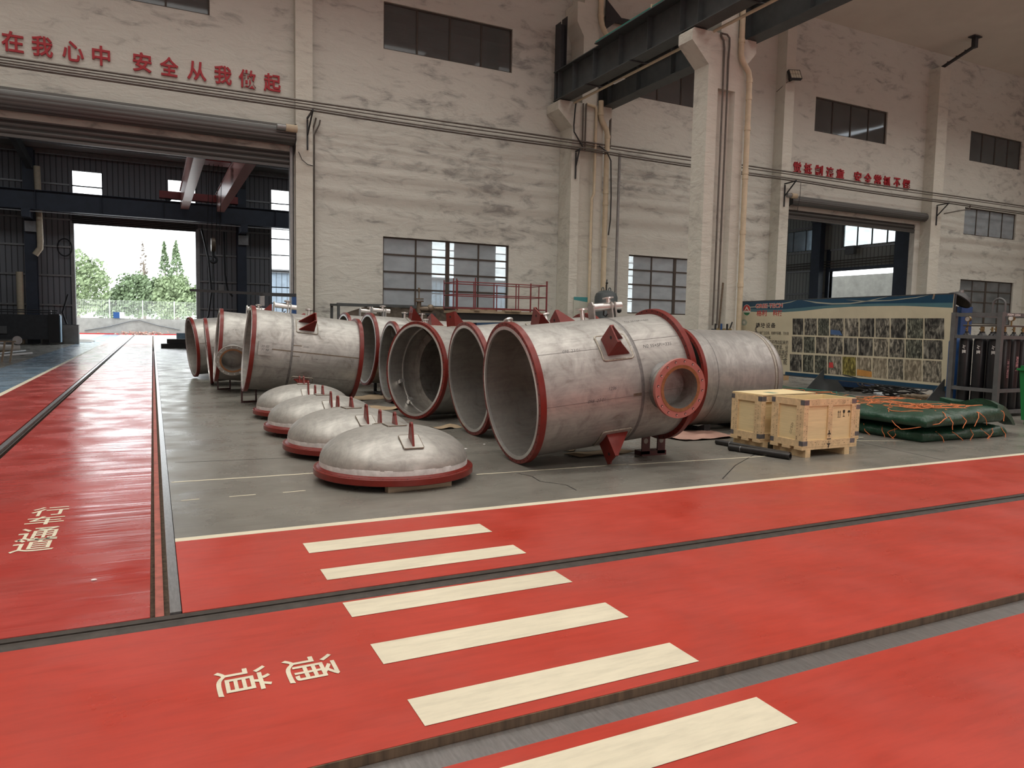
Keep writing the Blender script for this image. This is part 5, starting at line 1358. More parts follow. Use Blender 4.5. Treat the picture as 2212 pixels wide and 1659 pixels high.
for r_, (xs, tp, bt) in enumerate(ROWS):
    def yy(e, x): return e[0] + (e[1] - e[0]) * (x - xs[0]) / (xs[-1] - xs[0])
    for c_ in range(10):
        a, b = xs[c_], xs[c_ + 1] - 9
        q = [B5(a, yy(bt, a)), B5(b, yy(bt, b)), B5(b, yy(tp, b)), B5(a, yy(tp, a))]
        decal('printed_photograph', [q], 'print_%d' % PM[r_][c_], 0.0012)
decal('printed_accent', [[B5(*p) for p in [(740, 570), (768, 570), (772, 612), (736, 608)]]], 'board_red', 0.0024)
decal('printed_accent', [[B5(*p) for p in [(950, 620), (1062, 640), (1062, 682), (948, 668)]]], mat('print_orange', (0.50, 0.24, 0.06), 0.4), 0.0022)
decal('printed_accent', [[B5(*p) for p in [(752, 322), (820, 330), (840, 366), (750, 358)]]], mat('print_blue', (0.06, 0.12, 0.26), 0.4), 0.0022)
# emblem: oval, red above with a white peak, green below
def ell(cx, cy, rx, ry, a0=0, a1=360, n=28): return [B5(cx + rx * cos(radians(a0 + (a1 - a0) * i / n)), cy - ry * sin(radians(a0 + (a1 - a0) * i / n))) for i in range(n + 1)]
decal('emblem', [ell(117, 175, 29, 43)], 'board_white', 0.0036)
decal('emblem', [ell(117, 175, 27, 40, -8, 188)], 'board_red', 0.0048)
decal('emblem', [ell(117, 177, 26, 38, 205, 335)], 'board_green', 0.0048)
decal('emblem', [[B5(*p) for p in [(93, 188), (117, 146), (141, 188), (128, 190), (117, 183), (104, 192)]]], 'board_white', 0.006)
decal('emblem', [[B5(*p) for p in [(101, 184), (117, 163), (133, 184), (117, 178)]]], 'board_red', 0.0072)
def board_text(txt, x0, x1, y0, y1, m, lift, bold=0.0, name='printed_text', space=1.0):
    a, b = B5(x0, y1), B5(x1, y0)
    vs, fs = text_mesh(txt, 1.0, bold, space=space); vs = fit_text(vs, b[0] - a[0], b[1] - a[1])
    cx, cz = (a[0] + b[0]) / 2, (a[1] + b[1]) / 2; k = 0.0
    s0 = B5(x0, (y0 + y1) / 2); s1 = B5(x1, (y0 + y1) / 2); k = (s1[1] - s0[1]) / (s1[0] - s0[0])
    MB().add([(cx + v.x, -lift, cz + v.y) for v in vs], fs).build(name, m, bd, smooth=False, fix=False)
board_text('GREE TECH', 182, 390, 120, 162, 'board_white', 0.0036, 0.055); board_text('GREE TECH', 185, 387, 123, 159, 'board_red', 0.005, 0.02)
board_text('格利', 190, 268, 174, 220, 'board_red', 0.005, 0.012); board_text('科技', 313, 388, 172, 219, 'board_red', 0.005, 0.012)
board_text('撬块设备', 184, 336, 270, 308, 'board_text', 0.004, 0.016, space=1.3)
for tx, x0, x1, y in (('撬块设备在船舶上被广泛应用，如楼宇采暖、污水处', 108, 436, 347), ('理设备、空压设备、气体分离。', 108, 302, 380), ('　撬块设备是指能通过杠杆撬动起来的', 108, 431, 414), ('设备，将容器设备、即将管道、设', 108, 429, 450), ('备、阀门等按照工艺流程连接成', 108, 427, 486), ('一个整体，并且把其固定在型', 108, 424, 521), ('钢底座上，便于运输、能', 108, 422, 554)):
    board_text(tx, x0, x1, y - 9, y + 9, 'board_text', 0.004, 0.004)
mat('board_faint', (0.36, 0.40, 0.33), 0.5, var=0.1)
decal('printed_flower', [ell(95, 268, 24, 24)], 'board_faint', 0.0022); decal('printed_flower', [ell(95, 268, 8, 11)], 'board_white', 0.003)
# frame and feet
for p, q in ((TL, TR), (BL0, BRc), (TL, BL0), (TR, BRc)): MB().bar((p[0], 0.03, p[1]), (q[0], 0.03, q[1]), 0.07, 0.025).build('frame_edge', 'board_frame', bd, smooth=False)
for xx in (BLEN - 0.12, B5(690, 700)[0], 0.8):
    p = MB().box(xx - 0.03, xx + 0.03, 0.06, 0.12, 0.0, 2.2).build('post', 'board_frame', bd, smooth=False)
    MB().prism([(-0.62, 0.0), (0.75, 0.0), (0.75, 0.05), (0.12, 0.62), (-0.02, 0.62), (-0.62, 0.05)], 0, xx + 0.031, xx + 0.045).build('foot_plate', 'steel_girder', p, smooth=False)
decal('tear', [[B5(*p) for p in [(830, 660), (870, 664), (930, 678), (965, 690), (920, 684), (860, 672)]]], 'board_frame', 0.0036)
MB().bar((B5(1540, 55)[0], -0.02, B5(1540, 55)[1]), (B5(1530, 92)[0], -0.02, B5(1530, 92)[1]), 0.05, 0.01).build('bent_strip', 'timber_old', bd, smooth=False)
# ================================================================ gas cylinder rack, bin, things behind the board
mat('rack_grey', (0.115, 0.118, 0.120), 0.5, 0.2, var=0.15)
mat('cylinder_black', (0.012, 0.012, 0.014), 0.35, var=0.2)
mat('valve_brass', (0.30, 0.22, 0.10), 0.4, 0.7, var=0.2)
mat('bin_green', (0.012, 0.17, 0.045), 0.4, var=0.1)
mat('machine_blue', (0.015, 0.065, 0.20), 0.4, var=0.15)
mat('light_blue', (0.25, 0.38, 0.48), 0.45, var=0.1)
mat('yellow_paint', (0.52, 0.46, 0.06), 0.5, var=0.1)
RX, RY = 14.80, 8.55
t = thing('cylinder_rack', 'grey steel rack frame holding black gas cylinders at the right edge', 'rack', (RX, RY, 0))
RW, RD, RH = 1.65, 0.92, 2.06
for x in (0, RW):
    for y in (0, RD): MB().box(x - 0.045, x + 0.045, y - 0.045, y + 0.045, 0, RH).build('post', 'rack_grey', t, smooth=False)
for z in (0.10, 0.52, 1.57, RH - 0.045):
    for y in (0, RD): MB().box(0.045, RW - 0.045, y - 0.03, y + 0.03, z - 0.035, z + 0.035).build('rail', 'rack_grey', t, smooth=False)
    for x in (0, RW): MB().box(x - 0.03, x + 0.03, 0.045, RD - 0.045, z - 0.035, z + 0.035).build('rail', 'rack_grey', t, smooth=False)
MB().box(0.03, RW - 0.03, 0.03, RD - 0.03, 0.08, 0.10).build('base_plate', 'rack_grey', t, smooth=False)
MB().tube([(0.12, 0.25, RH - 0.02)] + [(0.12 + 0.0, 0.13 + 0.12 * cos(a), RH + 0.15 + 0.12 * sin(a)) for a in [pi * k / 8 for k in range(9)]] + [(0.12, 0.01, RH - 0.02)], 0.02, 10).build('lifting_eye', 'rack_grey', t)
vs, fs = text_mesh('F00M 2004', 1.0, 0.01); vs = fit_text(vs, 0.42, 0.045)
MB().add([(0.36 + v.x, -0.0312, RH - 0.045 + v.y) for v in vs], fs).build('stencil_text', 'chalk', t, smooth=False, fix=False)
MB().tube([(0.12, 0.12, 1.80), (0.12, 0.8, 1.80)], 0.018, 8).tube([(0.12, 0.12, 1.80), (1.5, 0.12, 1.80)], 0.018, 8).build('manifold_pipe', 'conduit', t)
for (x, y, z) in ((0.10, 0.70, 1.93), (0.52, 0.10, 1.95)):
    g = MB().tube([(x - 0.03, y, z), (x + 0.03, y, z)], 0.055, 16).build('pressure_gauge', 'valve_brass', t)
    MB().disc((x - 0.0305, y, z), 0.045, (-1, 0, 0), 16).build('gauge_face', 'chalk', g, smooth=False)
    MB().tube([(x, y, 1.80), (x, y, z - 0.05)], 0.015, 8).build('gauge_stem', 'valve_brass', g)
def cylinder(x, y, label, mark=None):
    c = thing('gas_cylinder', label, 'gas cylinder', (x, y, 0.10), group='black gas cylinders in the rack')
    MB().lathe([(0, 0.0), (0, 0.11), (0.02, 0.118), (1.38, 0.118), (1.46, 0.10), (1.52, 0.06), (1.55, 0.035), (1.58, 0.033), (1.58, 0.0)], 28, axis=2, closed=False).build('body', 'cylinder_black', c)
    MB().tube([(0, 0, 1.58), (0, 0, 1.68)], 0.02, 10).tube([(0, 0, 1.63), (-0.06, 0, 1.63)], 0.012, 8).build('valve', 'valve_brass', c)
    MB().tube([(0, 0, 1.69), (0, 0, 1.71)], 0.045, 12).build('handwheel', 'machine_blue', c)
    if mark:
        txt, m_, ang, h, z = mark
        vs, fs = text_mesh(txt, 1.0, 0.01); k = h / max(1e-6, max(v.y for v in vs) - min(v.y for v in vs)); cx = (max(v.x for v in vs) + min(v.x for v in vs)) / 2; cy = (max(v.y for v in vs) + min(v.y for v in vs)) / 2
        out = []
        for v in vs:
            a, b = (v.x - cx) * k, (v.y - cy) * k       # text runs down the bottle
            p = radians(ang) + b / 0.118
            out.append((0.1195 * cos(p), 0.1195 * sin(p), z - a))
        MB().add(out, fs).build('stencil_text', m_, c, smooth=False, fix=False)
    return c
mat('stencil_pink', (0.55, 0.28, 0.30), 0.6, var=0.1)
for k, y in enumerate((0.755, 0.465, 0.175)):
    cylinder(RX + 0.17, RY + y, 'black gas cylinder with white lettering, %s from left on the rack side' % ORD[k], ('Ar 氩', 'chalk', 198, 0.07, 1.22))
for k, x in enumerate((0.46, 0.76, 1.06)):
    cylinder(RX + x, RY + 0.175, 'black gas cylinder with pink lettering, %s right of the rack corner post' % ORD[k], (('13515106335', 'stencil_pink', 262, 0.05, 0.85) if k == 0 else ('高纯氩气', 'stencil_pink', 262, 0.07, 0.95)))
for k, x in enumerate((0.46, 0.76)):
    cylinder(RX + x, RY + 0.6, 'black gas cylinder in the second row inside the grey rack')

t = thing('wheelie_bin', 'green plastic wheelie bin cut by the right edge of the picture', 'bin', (14.44, 7.44, 0))
mb = MB(); vs = []
for z, a in ((0.08, 0.24), (0.98, 0.29)): vs += [(-a, -a * 1.2, z), (a, -a * 1.2, z), (a, a * 1.2, z), (-a, a * 1.2, z)]
mb.add(vs, [(3, 2, 1, 0), (4, 5, 6, 7), (0, 1, 5, 4), (1, 2, 6, 5), (2, 3, 7, 6), (3, 0, 4, 7)]).build('body', 'bin_green', t, smooth=False)
MB().box(-0.33, 0.31, -0.39, 0.38, 0.981, 1.02).box(-0.28, 0.28, -0.34, 0.34, 1.02, 1.07).build('lid', 'bin_green', t, smooth=False)
MB().box(-0.22, -0.16, -0.25, 0.25, 0, 0.08).build('foot', 'bin_green', t, smooth=False)
for y in (-0.27, 0.27): MB().tube([(0.2, y - 0.03, 0.1), (0.2, y + 0.03, 0.1)], 0.1, 18).build('wheel', 'black', t)

t = thing('blue_cabinet', 'tall narrow blue steel cabinet standing between the board and the rack', 'cabinet', (16.75, 10.72, 0))
MB().box(-0.2, 0.2, -0.28, 0.28, 0, 2.25).build('body', 'machine_blue', t, smooth=False)
MB().box(-0.212, -0.2, -0.24, 0.24, 0.1, 2.15).build('door', 'machine_blue', t, smooth=False)
MB().box(-0.25, -0.212, -0.02, 0.02, 1.1, 1.25).build('handle', 'galvanised', t, smooth=False)
t = thing('oxygen_cylinder', 'blue gas cylinder standing just outside the left post of the rack', 'gas cylinder', (15.35, 9.78, 0))
MB().lathe([(0, 0.0), (0, 0.11), (1.45, 0.115), (1.56, 0.07), (1.62, 0.035), (1.66, 0.0)], 24, axis=2, closed=False).build('body', 'machine_blue', t)
MB().tube([(0, 0, 1.64), (0, 0, 1.74)], 0.02, 8).build('valve', 'valve_brass', t)
t = thing('dish_lamp', 'black dish shaped lamp beside the right end of the display board', 'lamp', (16.30, 10.42, 0))
MB().tube([(0, 0, 0), (0, 0, 2.25)], 0.03, 10).build('stand', 'steel_dark', t)
MB().box(-0.22, 0.22, -0.22, 0.22, 0, 0.03).build('base', 'steel_dark', t, smooth=False)
mb = MB(); mb.T = Matrix.Translation((-0.02, -0.08, 2.38)) @ Matrix.Rotation(radians(35), 4, 'Y') @ Matrix.Rotation(radians(15), 4, 'X')
mb.lathe([(-0.02, 0.26), (0.0, 0.27), (0.12, 0.16), (0.17, 0.06), (0.17, 0.0)], 32, axis=2, closed=False); mb.build('shade', 'black', t)
mb = MB(); mb.T = Matrix.Translation((0.08, -0.05, 2.55)); mb.tube([(0, 0, -0.05), (0.0, 0, 0.06)], 0.05, 12); mb.build('socket', 'galvanised', t)
def plain_box(name, label, cat, c, d, m, parts=()):
    t = thing(name, label, cat, (c[0], c[1], 0))
    MB().box(-d[0] / 2, d[0] / 2, -d[1] / 2, d[1] / 2, c[2], c[2] + d[2]).build('body', m, t, smooth=False)
    for nm, a, m_ in parts: MB().box(*a).build(nm, m_, t, smooth=False)
    return t
plain_box('welding_machine', 'blue welding machine seen below the middle of the display board', 'welding machine', (17.6, 13.9, 0.1), (0.6, 0.8, 0.62), 'machine_blue', [('foot', (-0.25, 0.25, -0.35, 0.35, 0, 0.1), 'black'), ('handle', (-0.2, 0.2, -0.02, 0.02, 0.72, 0.8), 'black')])
plain_box('control_box', 'grey control box below the board, left of the blue welding machine', 'box', (17.9, 14.9, 0.0), (0.5, 0.7, 0.72), 'rack_grey', [('panel', (-0.262, -0.25, -0.3, 0.3, 0.1, 0.66), 'galvanised')])
plain_box('yellow_post', 'yellow painted post below the display board', 'post', (18.2, 15.45, 0.0), (0.12, 0.22, 0.8), 'yellow_paint', [('base', (-0.12, 0.12, -0.2, 0.2, 0.0, 0.03), 'yellow_paint')])
for k, (x, y) in enumerate(((18.7, 17.9), (18.9, 18.65), (19.1, 19.4))):
    plain_box('cardboard_box', 'brown packing box under the left end of the display board, %s from the left' % ORD[2 - k], 'box', (x, y, 0.0), (0.5, 0.62, 0.55), mat('cardboard', (0.36, 0.24, 0.13), 0.8, var=0.12) if 'cardboard' not in MATS else 'cardboard', [('strap', (-0.256, -0.25, -0.33, -0.30, 0, 0.55), 'primer_red')])
t = thing('cable_heap', 'heap of black cables lying under the right part of the display board', 'cables', (17.0, 12.55, 0)); t['kind'] = 'stuff'
mb = MB(); R3 = random.Random(4)
for k in range(14):
    a0 = R3.uniform(0, 6); r0 = R3.uniform(0.2, 0.5); ox, oy = R3.uniform(-0.3, 0.3), R3.uniform(-0.7, 0.7)
    mb.tube([(ox + r0 * cos(a0 + q * 0.5), oy + 1.3 * r0 * sin(a0 + q * 0.5), 0.03 + 0.02 * k + 0.05 * sin(q + k)) for q in range(13)], 0.018, 6)
mb.build('cables', 'black', t)
t = thing('pallet', 'old wooden pallet with scrap under the right end of the display board', 'pallet', (16.75, 11.35, 0))
for y in (-0.3, -0.1, 0.1, 0.3): MB().box(-0.4, 0.4, y - 0.05, y + 0.05, 0.10, 0.125).build('board', 'timber_old', t, smooth=False)
for x in (-0.36, 0.0, 0.36): MB().box(x - 0.04, x + 0.04, -0.35, 0.35, 0.0, 0.10).build('bearer', 'timber_old', t, smooth=False)

# ================================================================ gas outlet manifold on the free standing column, clamp, leaning bar
t = thing('gas_manifold', 'cluster of gas regulators on pipes at the foot of the free standing column', 'gas manifold', (15.45, 17.1, 0.0))
MB().tube([(-0.32, 0, 1.62), (0.42, 0, 1.60)], 0.025, 8).build('manifold_pipe', 'steel_dark', t)
for x in (-0.18, 0.05, 0.28):
    MB().tube([(x, 0, 1.35), (x, 0, 1.80)], 0.03, 8).ball((x, -0.05, 1.55), 0.055).build('regulator', 'black' if x != 0.05 else 'machine_blue', t)
    MB().tube([(x, -0.08, 1.62), (x, -0.16, 1.62)], 0.04, 12).build('gauge', 'valve_brass', t)
MB().bar((0.34, -0.02, 1.58), (0.46, -0.02, 1.86), 0.03).build('lever', 'steel_dark', t, smooth=False)
MB().box(-0.4, 0.5, 0.06, 0.11, 0.0, 1.5).build('back_plate', 'rack_grey', t, smooth=False)
tag(MB().bar((0, 0, 0), (0.26, 0.06, 3.05), 0.06, 0.02).build('steel_flat', 'weld_brown', smooth=False, loc=(15.38, 17.20, 0)), 'rusty flat steel bar leaning in the recess of the free standing column', 'steel bar')
p0 = at(1633, 728, 1, 9.25)
t = thing('lifting_clamp', 'red lifting clamp with a black chain resting on the domed tank', 'lifting clamp', (p0.x, 9.25, p0.z - 0.01))
MB().prism([(-0.03, 0), (0.03, 0), (0.035, 0.05), (0.0, 0.085), (-0.035, 0.05)], 1, -0.012, 0.012).build('clamp', mat('bright_red', (0.55, 0.02, 0.02), 0.4), t, smooth=False)
for k in range(5): MB().tube([(0.006 * sin(k * 2) + 0.012 * cos(a), 0.012 * sin(k), 0.095 + 0.024 * k + 0.017 * sin(a)) for a in [2 * pi * i / 8 for i in range(8)]], 0.004, 5, closed=True).build('chain_link', 'black', t)

# ================================================================ air tank, notice, canvas frame, scissor lift, work stand
mat('tank_paint', (0.085, 0.10, 0.105), 0.45, 0.1, var=0.15)
t = thing('air_tank', 'upright dark grey air receiver tank against the back wall', 'air tank', (16.0, 24.2, 0))
MB().lathe([(0.35, 0.0), (0.35, 0.3), (0.5, 0.45), (2.80, 0.45), (2.95, 0.40), (3.05, 0.24), (3.09, 0.0)], 40, axis=2, closed=False).build('body', 'tank_paint', t)
for a in (0.5, 2.6, 4.7): MB().box(0.36 * cos(a) - 0.03, 0.36 * cos(a) + 0.03, 0.36 * sin(a) - 0.03, 0.36 * sin(a) + 0.03, 0, 0.5).build('leg', 'tank_paint', t, smooth=False)
for x in (-0.16, 0.16): MB().tube([(x - 0.05, 0, 3.02)] + [(x - 0.05 * cos(q), 0, 3.12 + 0.06 * sin(q)) for q in [pi * i / 6 for i in range(7)]] + [(x + 0.05, 0, 3.02)], 0.02, 8).build('lifting_eye', 'tank_paint', t)
MB().tube([(0, 0, 3.06), (0, 0, 3.3)], 0.03, 8).tube([(0, 0, 3.3), (0.02, 0, 3.5)], 0.02, 8).ball((0.02, 0, 3.36), 0.05).build('safety_valve', 'black', t)
MB().tube([(0.45, -0.1, 2.3), (0.6, -0.1, 2.3), (0.75, 0.1, 2.45)], 0.05, 10).ball((0.55, -0.12, 2.3), 0.1).build('outlet_valve', 'black', t)
a, b = at(1240, 641, 1, 25.0), at(1271, 698, 1, 25.0)
t = thing('notice_sheet', 'pale printed notice with a teal heading hung on the far column', 'notice', (a.x, 25.02, b.z))
MB().box(0, b.x - a.x, -0.01, 0.0, 0, a.z - b.z).build('sheet', mat('notice_paper', (0.50, 0.51, 0.44), 0.5, var=0.05), t, smooth=False)
MB().prism([(0, a.z - b.z - 0.12), (b.x - a.x, a.z - b.z - 0.20), (b.x - a.x, a.z - b.z), (0, a.z - b.z)], 1, -0.013, -0.011).build('heading', mat('notice_teal', (0.06, 0.26, 0.27), 0.5, var=0.05), t, smooth=False)
for k in range(7): MB().box(0.08, b.x - a.x - 0.1 - 0.03 * (k % 3), -0.0125, -0.011, 0.06 + 0.085 * k, 0.072 + 0.085 * k).build('text_line', 'board_pale', t, smooth=False)

mat('canvas_brown', (0.115, 0.095, 0.072), 0.7, var=0.25, scale=2.5, bump=0.3, dist=2.0)
t = thing('canvas_frame', 'steel frame hung with dark brown canvas below the left window', 'canvas screen', (5.4, 23.7, 0))
for x in (0.0, 2.7, 4.0):
    for y in (0.0, 1.0): MB().box(x - 0.04, x + 0.04, y - 0.04, y + 0.04, 0, 2.16).build('post', 'steel_girder', t, smooth=False)
for y in (0.0, 1.0): MB().box(-0.05, 4.1, y - 0.045, y + 0.045, 2.161, 2.24).build('top_rail', 'steel_girder', t, smooth=False)
for x in (0.0, 4.0): MB().box(x - 0.04, x + 0.04, 0.046, 0.954, 2.161, 2.22).build('cross_rail', 'steel_girder', t, smooth=False)
mb = MB(); vs = []; nx, nz = 60, 12
for i in range(nx + 1):
    for j in range(nz + 1):
        u, v = i / nx, j / nz; x = 0.03 + 3.95 * u
        topz = 2.15 - 0.30 * max(0, 1 - u / 0.22); z = topz * (1 - v) + 0.15 * v
        vs.append((x, 0.07 + 0.05 * sin(x * 9 + z * (6 if x > 2.9 else 1.5)) + 0.05 * mnoise.noise(Vector((x * 2, z * 2, 0))), z))
mb.add(vs, [(i * (nz + 1) + j, (i + 1) * (nz + 1) + j, (i + 1) * (nz + 1) + j + 1, i * (nz + 1) + j + 1) for i in range(nx) for j in range(nz)])
mb.build('canvas', 'canvas_brown', t, angle=80)

mat('lift_blue', (0.035, 0.085, 0.17), 0.45, var=0.15, scale=4)
mat('rail_red', (0.17, 0.022, 0.026), 0.45, var=0.15)
X0, X1, Y0, Y1 = 8.72, 11.98, 21.7, 22.9
t = thing('scissor_lift', 'blue scissor lift with a red railing round its dirty platform', 'scissor lift', ((X0 + X1) / 2, (Y0 + Y1) / 2, 0))
w, d = (X1 - X0) / 2, (Y1 - Y0) / 2
MB().box(-w, w, -d, d, 2.0, 2.08).build('platform', 'timber_old', t, smooth=False)
MB().box(-w + 0.1, w - 0.2, -d + 0.1, d - 0.1, 1.78, 2.0).build('under_frame', 'black', t, smooth=False)
MB().box(-w + 0.15, w - 0.1, -d + 0.05, d - 0.05, 0.25, 0.62).build('chassis', 'lift_blue', t, smooth=False)
for x in (-1.1, 1.1):
    for y in (-d + 0.1, d - 0.1): MB().tube([(x, y - 0.08, 0.2), (x, y + 0.08, 0.2)], 0.2, 18).build('wheel', 'black', t)
for y in (-d + 0.18, d - 0.18):
    for z in (0.72, 1.02, 1.32, 1.60):
        s = 0.035
        MB().bar((-w + 0.75, y, z - s), (w - 0.35, y, z + s), 0.08, 0.24).build('scissor_arm', 'lift_blue', t, smooth=False)
    MB().tube([(0.6, y - 0.06, 1.62), (0.6, y + 0.06, 1.62)], 0.05, 14).build('pivot', 'black', t)
mb = MB()
for k in range(7): x = -w + rnd.uniform(0.2, 2 * w - 0.3); mb.cbox((x, rnd.uniform(-d, -d + 0.4), 2.10), (rnd.uniform(0.15, 0.5), 0.25, 0.05))
mb.build('platform_litter', 'timber_old', t, smooth=False)
for i, (x, y, h, r) in enumerate([(-w, -d, 0.95, .02), (-w, -d + 0.35, 1.02, .02), (-w + 0.0, d, 1.0, .02), (-w + 0.62, -d, 1.05, .022), (-w + 0.45, d, 1.08, .02), (-0.55, d, 1.0, .02), (-0.25, -d, 0.85, .018), (0.55, -d, 0.9, .018), (1.05, d, 0.98, .02), (1.0, -d, 0.95, .026), (w, d, 0.95, .02), (w - 0.02, -d, 1.05, .03), (0.2, d, 0.95, .018), (w, 0.0, 0.9, .018)]):
    MB().tube([(x, y, 2.08), (x, y, 2.08 + h)], r, 8).build('railing_post', 'rail_red', t)
for z in (2.16, 2.58, 2.98):
    for y, a, b in ((-d, -w, w), (d, -w, w)): MB().tube([(a, y, z), (b, y, z)], 0.016, 8).build('railing_bar', 'rail_red', t)
    MB().tube([(w, -d, z), (w, d, z)], 0.016, 8).build('railing_bar', 'rail_red', t); MB().tube([(-w, -d, z), (-w, d, z)], 0.016, 8).build('railing_bar', 'rail_red', t)

a, b = at(882, 672, 1, 20.4), at(932, 676, 1, 20.4)
cx, hz = (a.x + b.x) / 2, a.z - 0.05
t = thing('work_stand', 'dark steel work stand carrying a rusty motor and a flanged pipe', 'stand', (cx, 20.5, 0))
MB().box(-0.42, 0.42, -0.3, 0.3, hz - 0.05, hz).build('table_top', 'steel_dark', t, smooth=False)
for x in (-0.38, 0.38):
    for y in (-0.26, 0.26): MB().box(x - 0.03, x + 0.03, y - 0.03, y + 0.03, 0, hz - 0.05).build('leg', 'steel_dark', t, smooth=False)
MB().lathe([(0.4, 0.30), (1.0, 0.28), (hz - 0.25, 0.12), (hz - 0.05, 0.09)], 20, axis=2, closed=False).build('funnel', 'weld_brown', t)
m_ = thing('gear_motor', 'rusty gear motor with an upright flanged pipe standing on the dark work stand', 'motor', (cx, 20.5, hz))
MB().tube([(0, 0, 0.0), (0, 0, 0.33)], 0.07, 12).tube([(0, 0, 0.33), (0, 0, 0.37)], 0.14, 14).tube([(0, 0, 0.40), (0, 0, 0.43)], 0.14, 14).tube([(0, 0, 0.43), (0, 0, 0.62)], 0.018, 6).tube([(0, 0, 0.62), (0, 0, 0.74)], 0.035, 8).build('flanged_pipe', 'weld_brown', m_)
MB().tube([(0, 0, 0.12), (0.28, 0, 0.12)], 0.08, 12).ball((0.36, 0, 0.15), 0.12).tube([(0.4, 0, 0.15), (0.75, 0, 0.15)], 0.05, 10).build('motor', 'weld_brown', m_)

# ================================================================ paper, card and scraps on the floor
mat('kraft_paper', (0.36, 0.27, 0.17), 0.8, var=0.2, scale=4)
mat('pink_card', (0.40, 0.24, 0.19), 0.8, var=0.15, scale=3)
def sheet(label, cx, cy, w, d, rot, m, h=0.03, seed=0.0, name='packing_paper'):
    mb = MB(); n = 14; vs = []
    for i in range(n + 1):
        for j in range(n + 1):
            x, y = (i / n - 0.5) * w, (j / n - 0.5) * d
            e = 1 + 0.18 * mnoise.noise(Vector((x * 3 + seed, y * 3, 9)))
            vs.append((x * e, y * e, 0.006 + h * max(0, mnoise.noise(Vector((x * 4 + seed, y * 4, 1))) + 0.25)))
    mb.add(vs, [(i * (n + 1) + j, (i + 1) * (n + 1) + j, (i + 1) * (n + 1) + j + 1, i * (n + 1) + j + 1) for i in range(n) for j in range(n)])
    k = len(vs); mb.add([(x, y, max(0.001, z - 0.005)) for x, y, z in vs], [(i * (n + 1) + j, i * (n + 1) + j + 1, (i + 1) * (n + 1) + j + 1, (i + 1) * (n + 1) + j) for i in range(n) for j in range(n)])
    o = mb.build(name, m, angle=60, loc=(cx, cy, 0)); o.rotation_euler = (0, 0, rot)
    return tag(o, label, 'packing paper')
sheet('crumpled kraft paper on the floor left of the second nearest vessel', 4.05, 10.55, 0.45, 0.30, 0.3, 'kraft_paper', 0.12, 1)
sheet('flat kraft paper under the front of the nearest vessel', 4.55, 8.35, 0.9, 0.35, -0.5, 'kraft_paper', 0.02, 4)
sheet('kraft paper lying beneath the rear of the nearest vessel', 5.1, 7.75, 0.9, 0.3, 0.1, 'kraft_paper', 0.03, 7)
sheet('pinkish card sheet on the floor under the front of the domed tank', 7.35, 8.55, 1.15, 0.75, 0.05, 'pink_card', 0.04, 11)
sheet('dirty card sheets on the floor behind the farthest dished head', 4.3, 15.4, 1.4, 0.7, 0.4, 'kraft_paper', 0.03, 15)
sheet('torn card lying in front of the half hidden vessel', 3.75, 13.3, 0.9, 0.4, -0.2, 'kraft_paper', 0.05, 19)
for k, (px, py, s) in enumerate([(1005, 971, .03), (203, 1255, .018), (955, 935, .03), (1046, 961, .02)]):
    p = at(px, py, 2, 0.0); b = MB().ball((0, 0, 0.008), s, 8, 5, (1, 0.5, 0.3)).build('white_scrap', 'chalk', loc=(p.x, p.y, 0.0))
    tag(b, ['small white scrap on the floor right of the nearest dished head', 'tiny white pebble lying on the red aisle at the left', 'dark scrap on the floor between the dished heads and the vessels', 'second white scrap on the grey floor right of the nearest dished head'][k], 'scrap')
# ================================================================ things in the hall behind the gate
t = thing('runway_beam', 'deep dark blue crane runway beam spanning the hall behind the gate', 'crane beam', (0, 50.2, 7.72))
MB().box(-29.9, 38.2, -0.02, 0.02, 0.03, 1.08).build('web', 'steel_navy', t, smooth=False)
MB().box(-29.9, 38.2, -0.25, 0.25, 0, 0.03).build('bottom_flange', 'steel_navy', t, smooth=False)
MB().box(-29.9, 38.2, -0.25, 0.25, 1.08, 1.11).build('top_flange', 'steel_navy', t, smooth=False)
for k in range(20): MB().box(-29 + 3.3 * k, -28.98 + 3.3 * k, -0.2, -0.02, 0.03, 1.08).build('stiffener', 'steel_navy', t, smooth=False)
MB().bar((-29.5, -0.3, -0.12), (38, -0.3, -0.14), 0.05).build('cable_tray', 'galvanised', t, smooth=False)
t = thing('runway_beam', 'matching crane runway beam on the near side of the rear hall, above the shutter', 'crane beam', (0, 27.35, 7.72))
MB().box(-29.9, 38.2, -0.02, 0.02, 0.03, 1.08).build('web', 'steel_navy', t, smooth=False); MB().box(-29.9, 38.2, -0.25, 0.25, 0, 0.03).build('bottom_flange', 'steel_navy', t, smooth=False)
mat('crane_pink', (0.46, 0.23, 0.20), 0.28, var=0.10, scale=2)
mat('crane_red', (0.25, 0.022, 0.018), 0.4, var=0.12)
t = thing('bridge_crane', 'red travelling bridge crane with two box girders in the rear hall', 'bridge crane', (2.8, 49.5, 8.36))
for (x0, x1) in ((-1.14, -0.68), (0.90, 1.35)):
    MB().box(x0, x1, -21.5, 0.15, 0, 1.05).build('box_girder', 'crane_pink', t, smooth=False)
    MB().box(x0 - 0.05, x1 + 0.05, -21.5, 0.15, 1.05, 1.08).build('top_plate', 'crane_red', t, smooth=False)
MB().box(-2.3, 2.2, 0.4, 0.95, 0.62, 1.05).build('end_carriage', 'crane_red', t, smooth=False)
MB().box(-2.3, 2.2, -22.4, -21.9, 0.62, 1.05).build('end_carriage', 'crane_red', t, smooth=False)
for x in (-1.8, 1.7):
    for y in (0.67, -22.15): MB().tube([(x, y - 0.1, 0.68), (x, y + 0.1, 0.68)], 0.2, 16).build('wheel', 'steel_dark', t)
MB().box(-0.6, 0.8, -10.4, -9.2, 1.0, 1.7).build('trolley', 'crane_red', t, smooth=False)
hx, hy = 0.17, -7.2
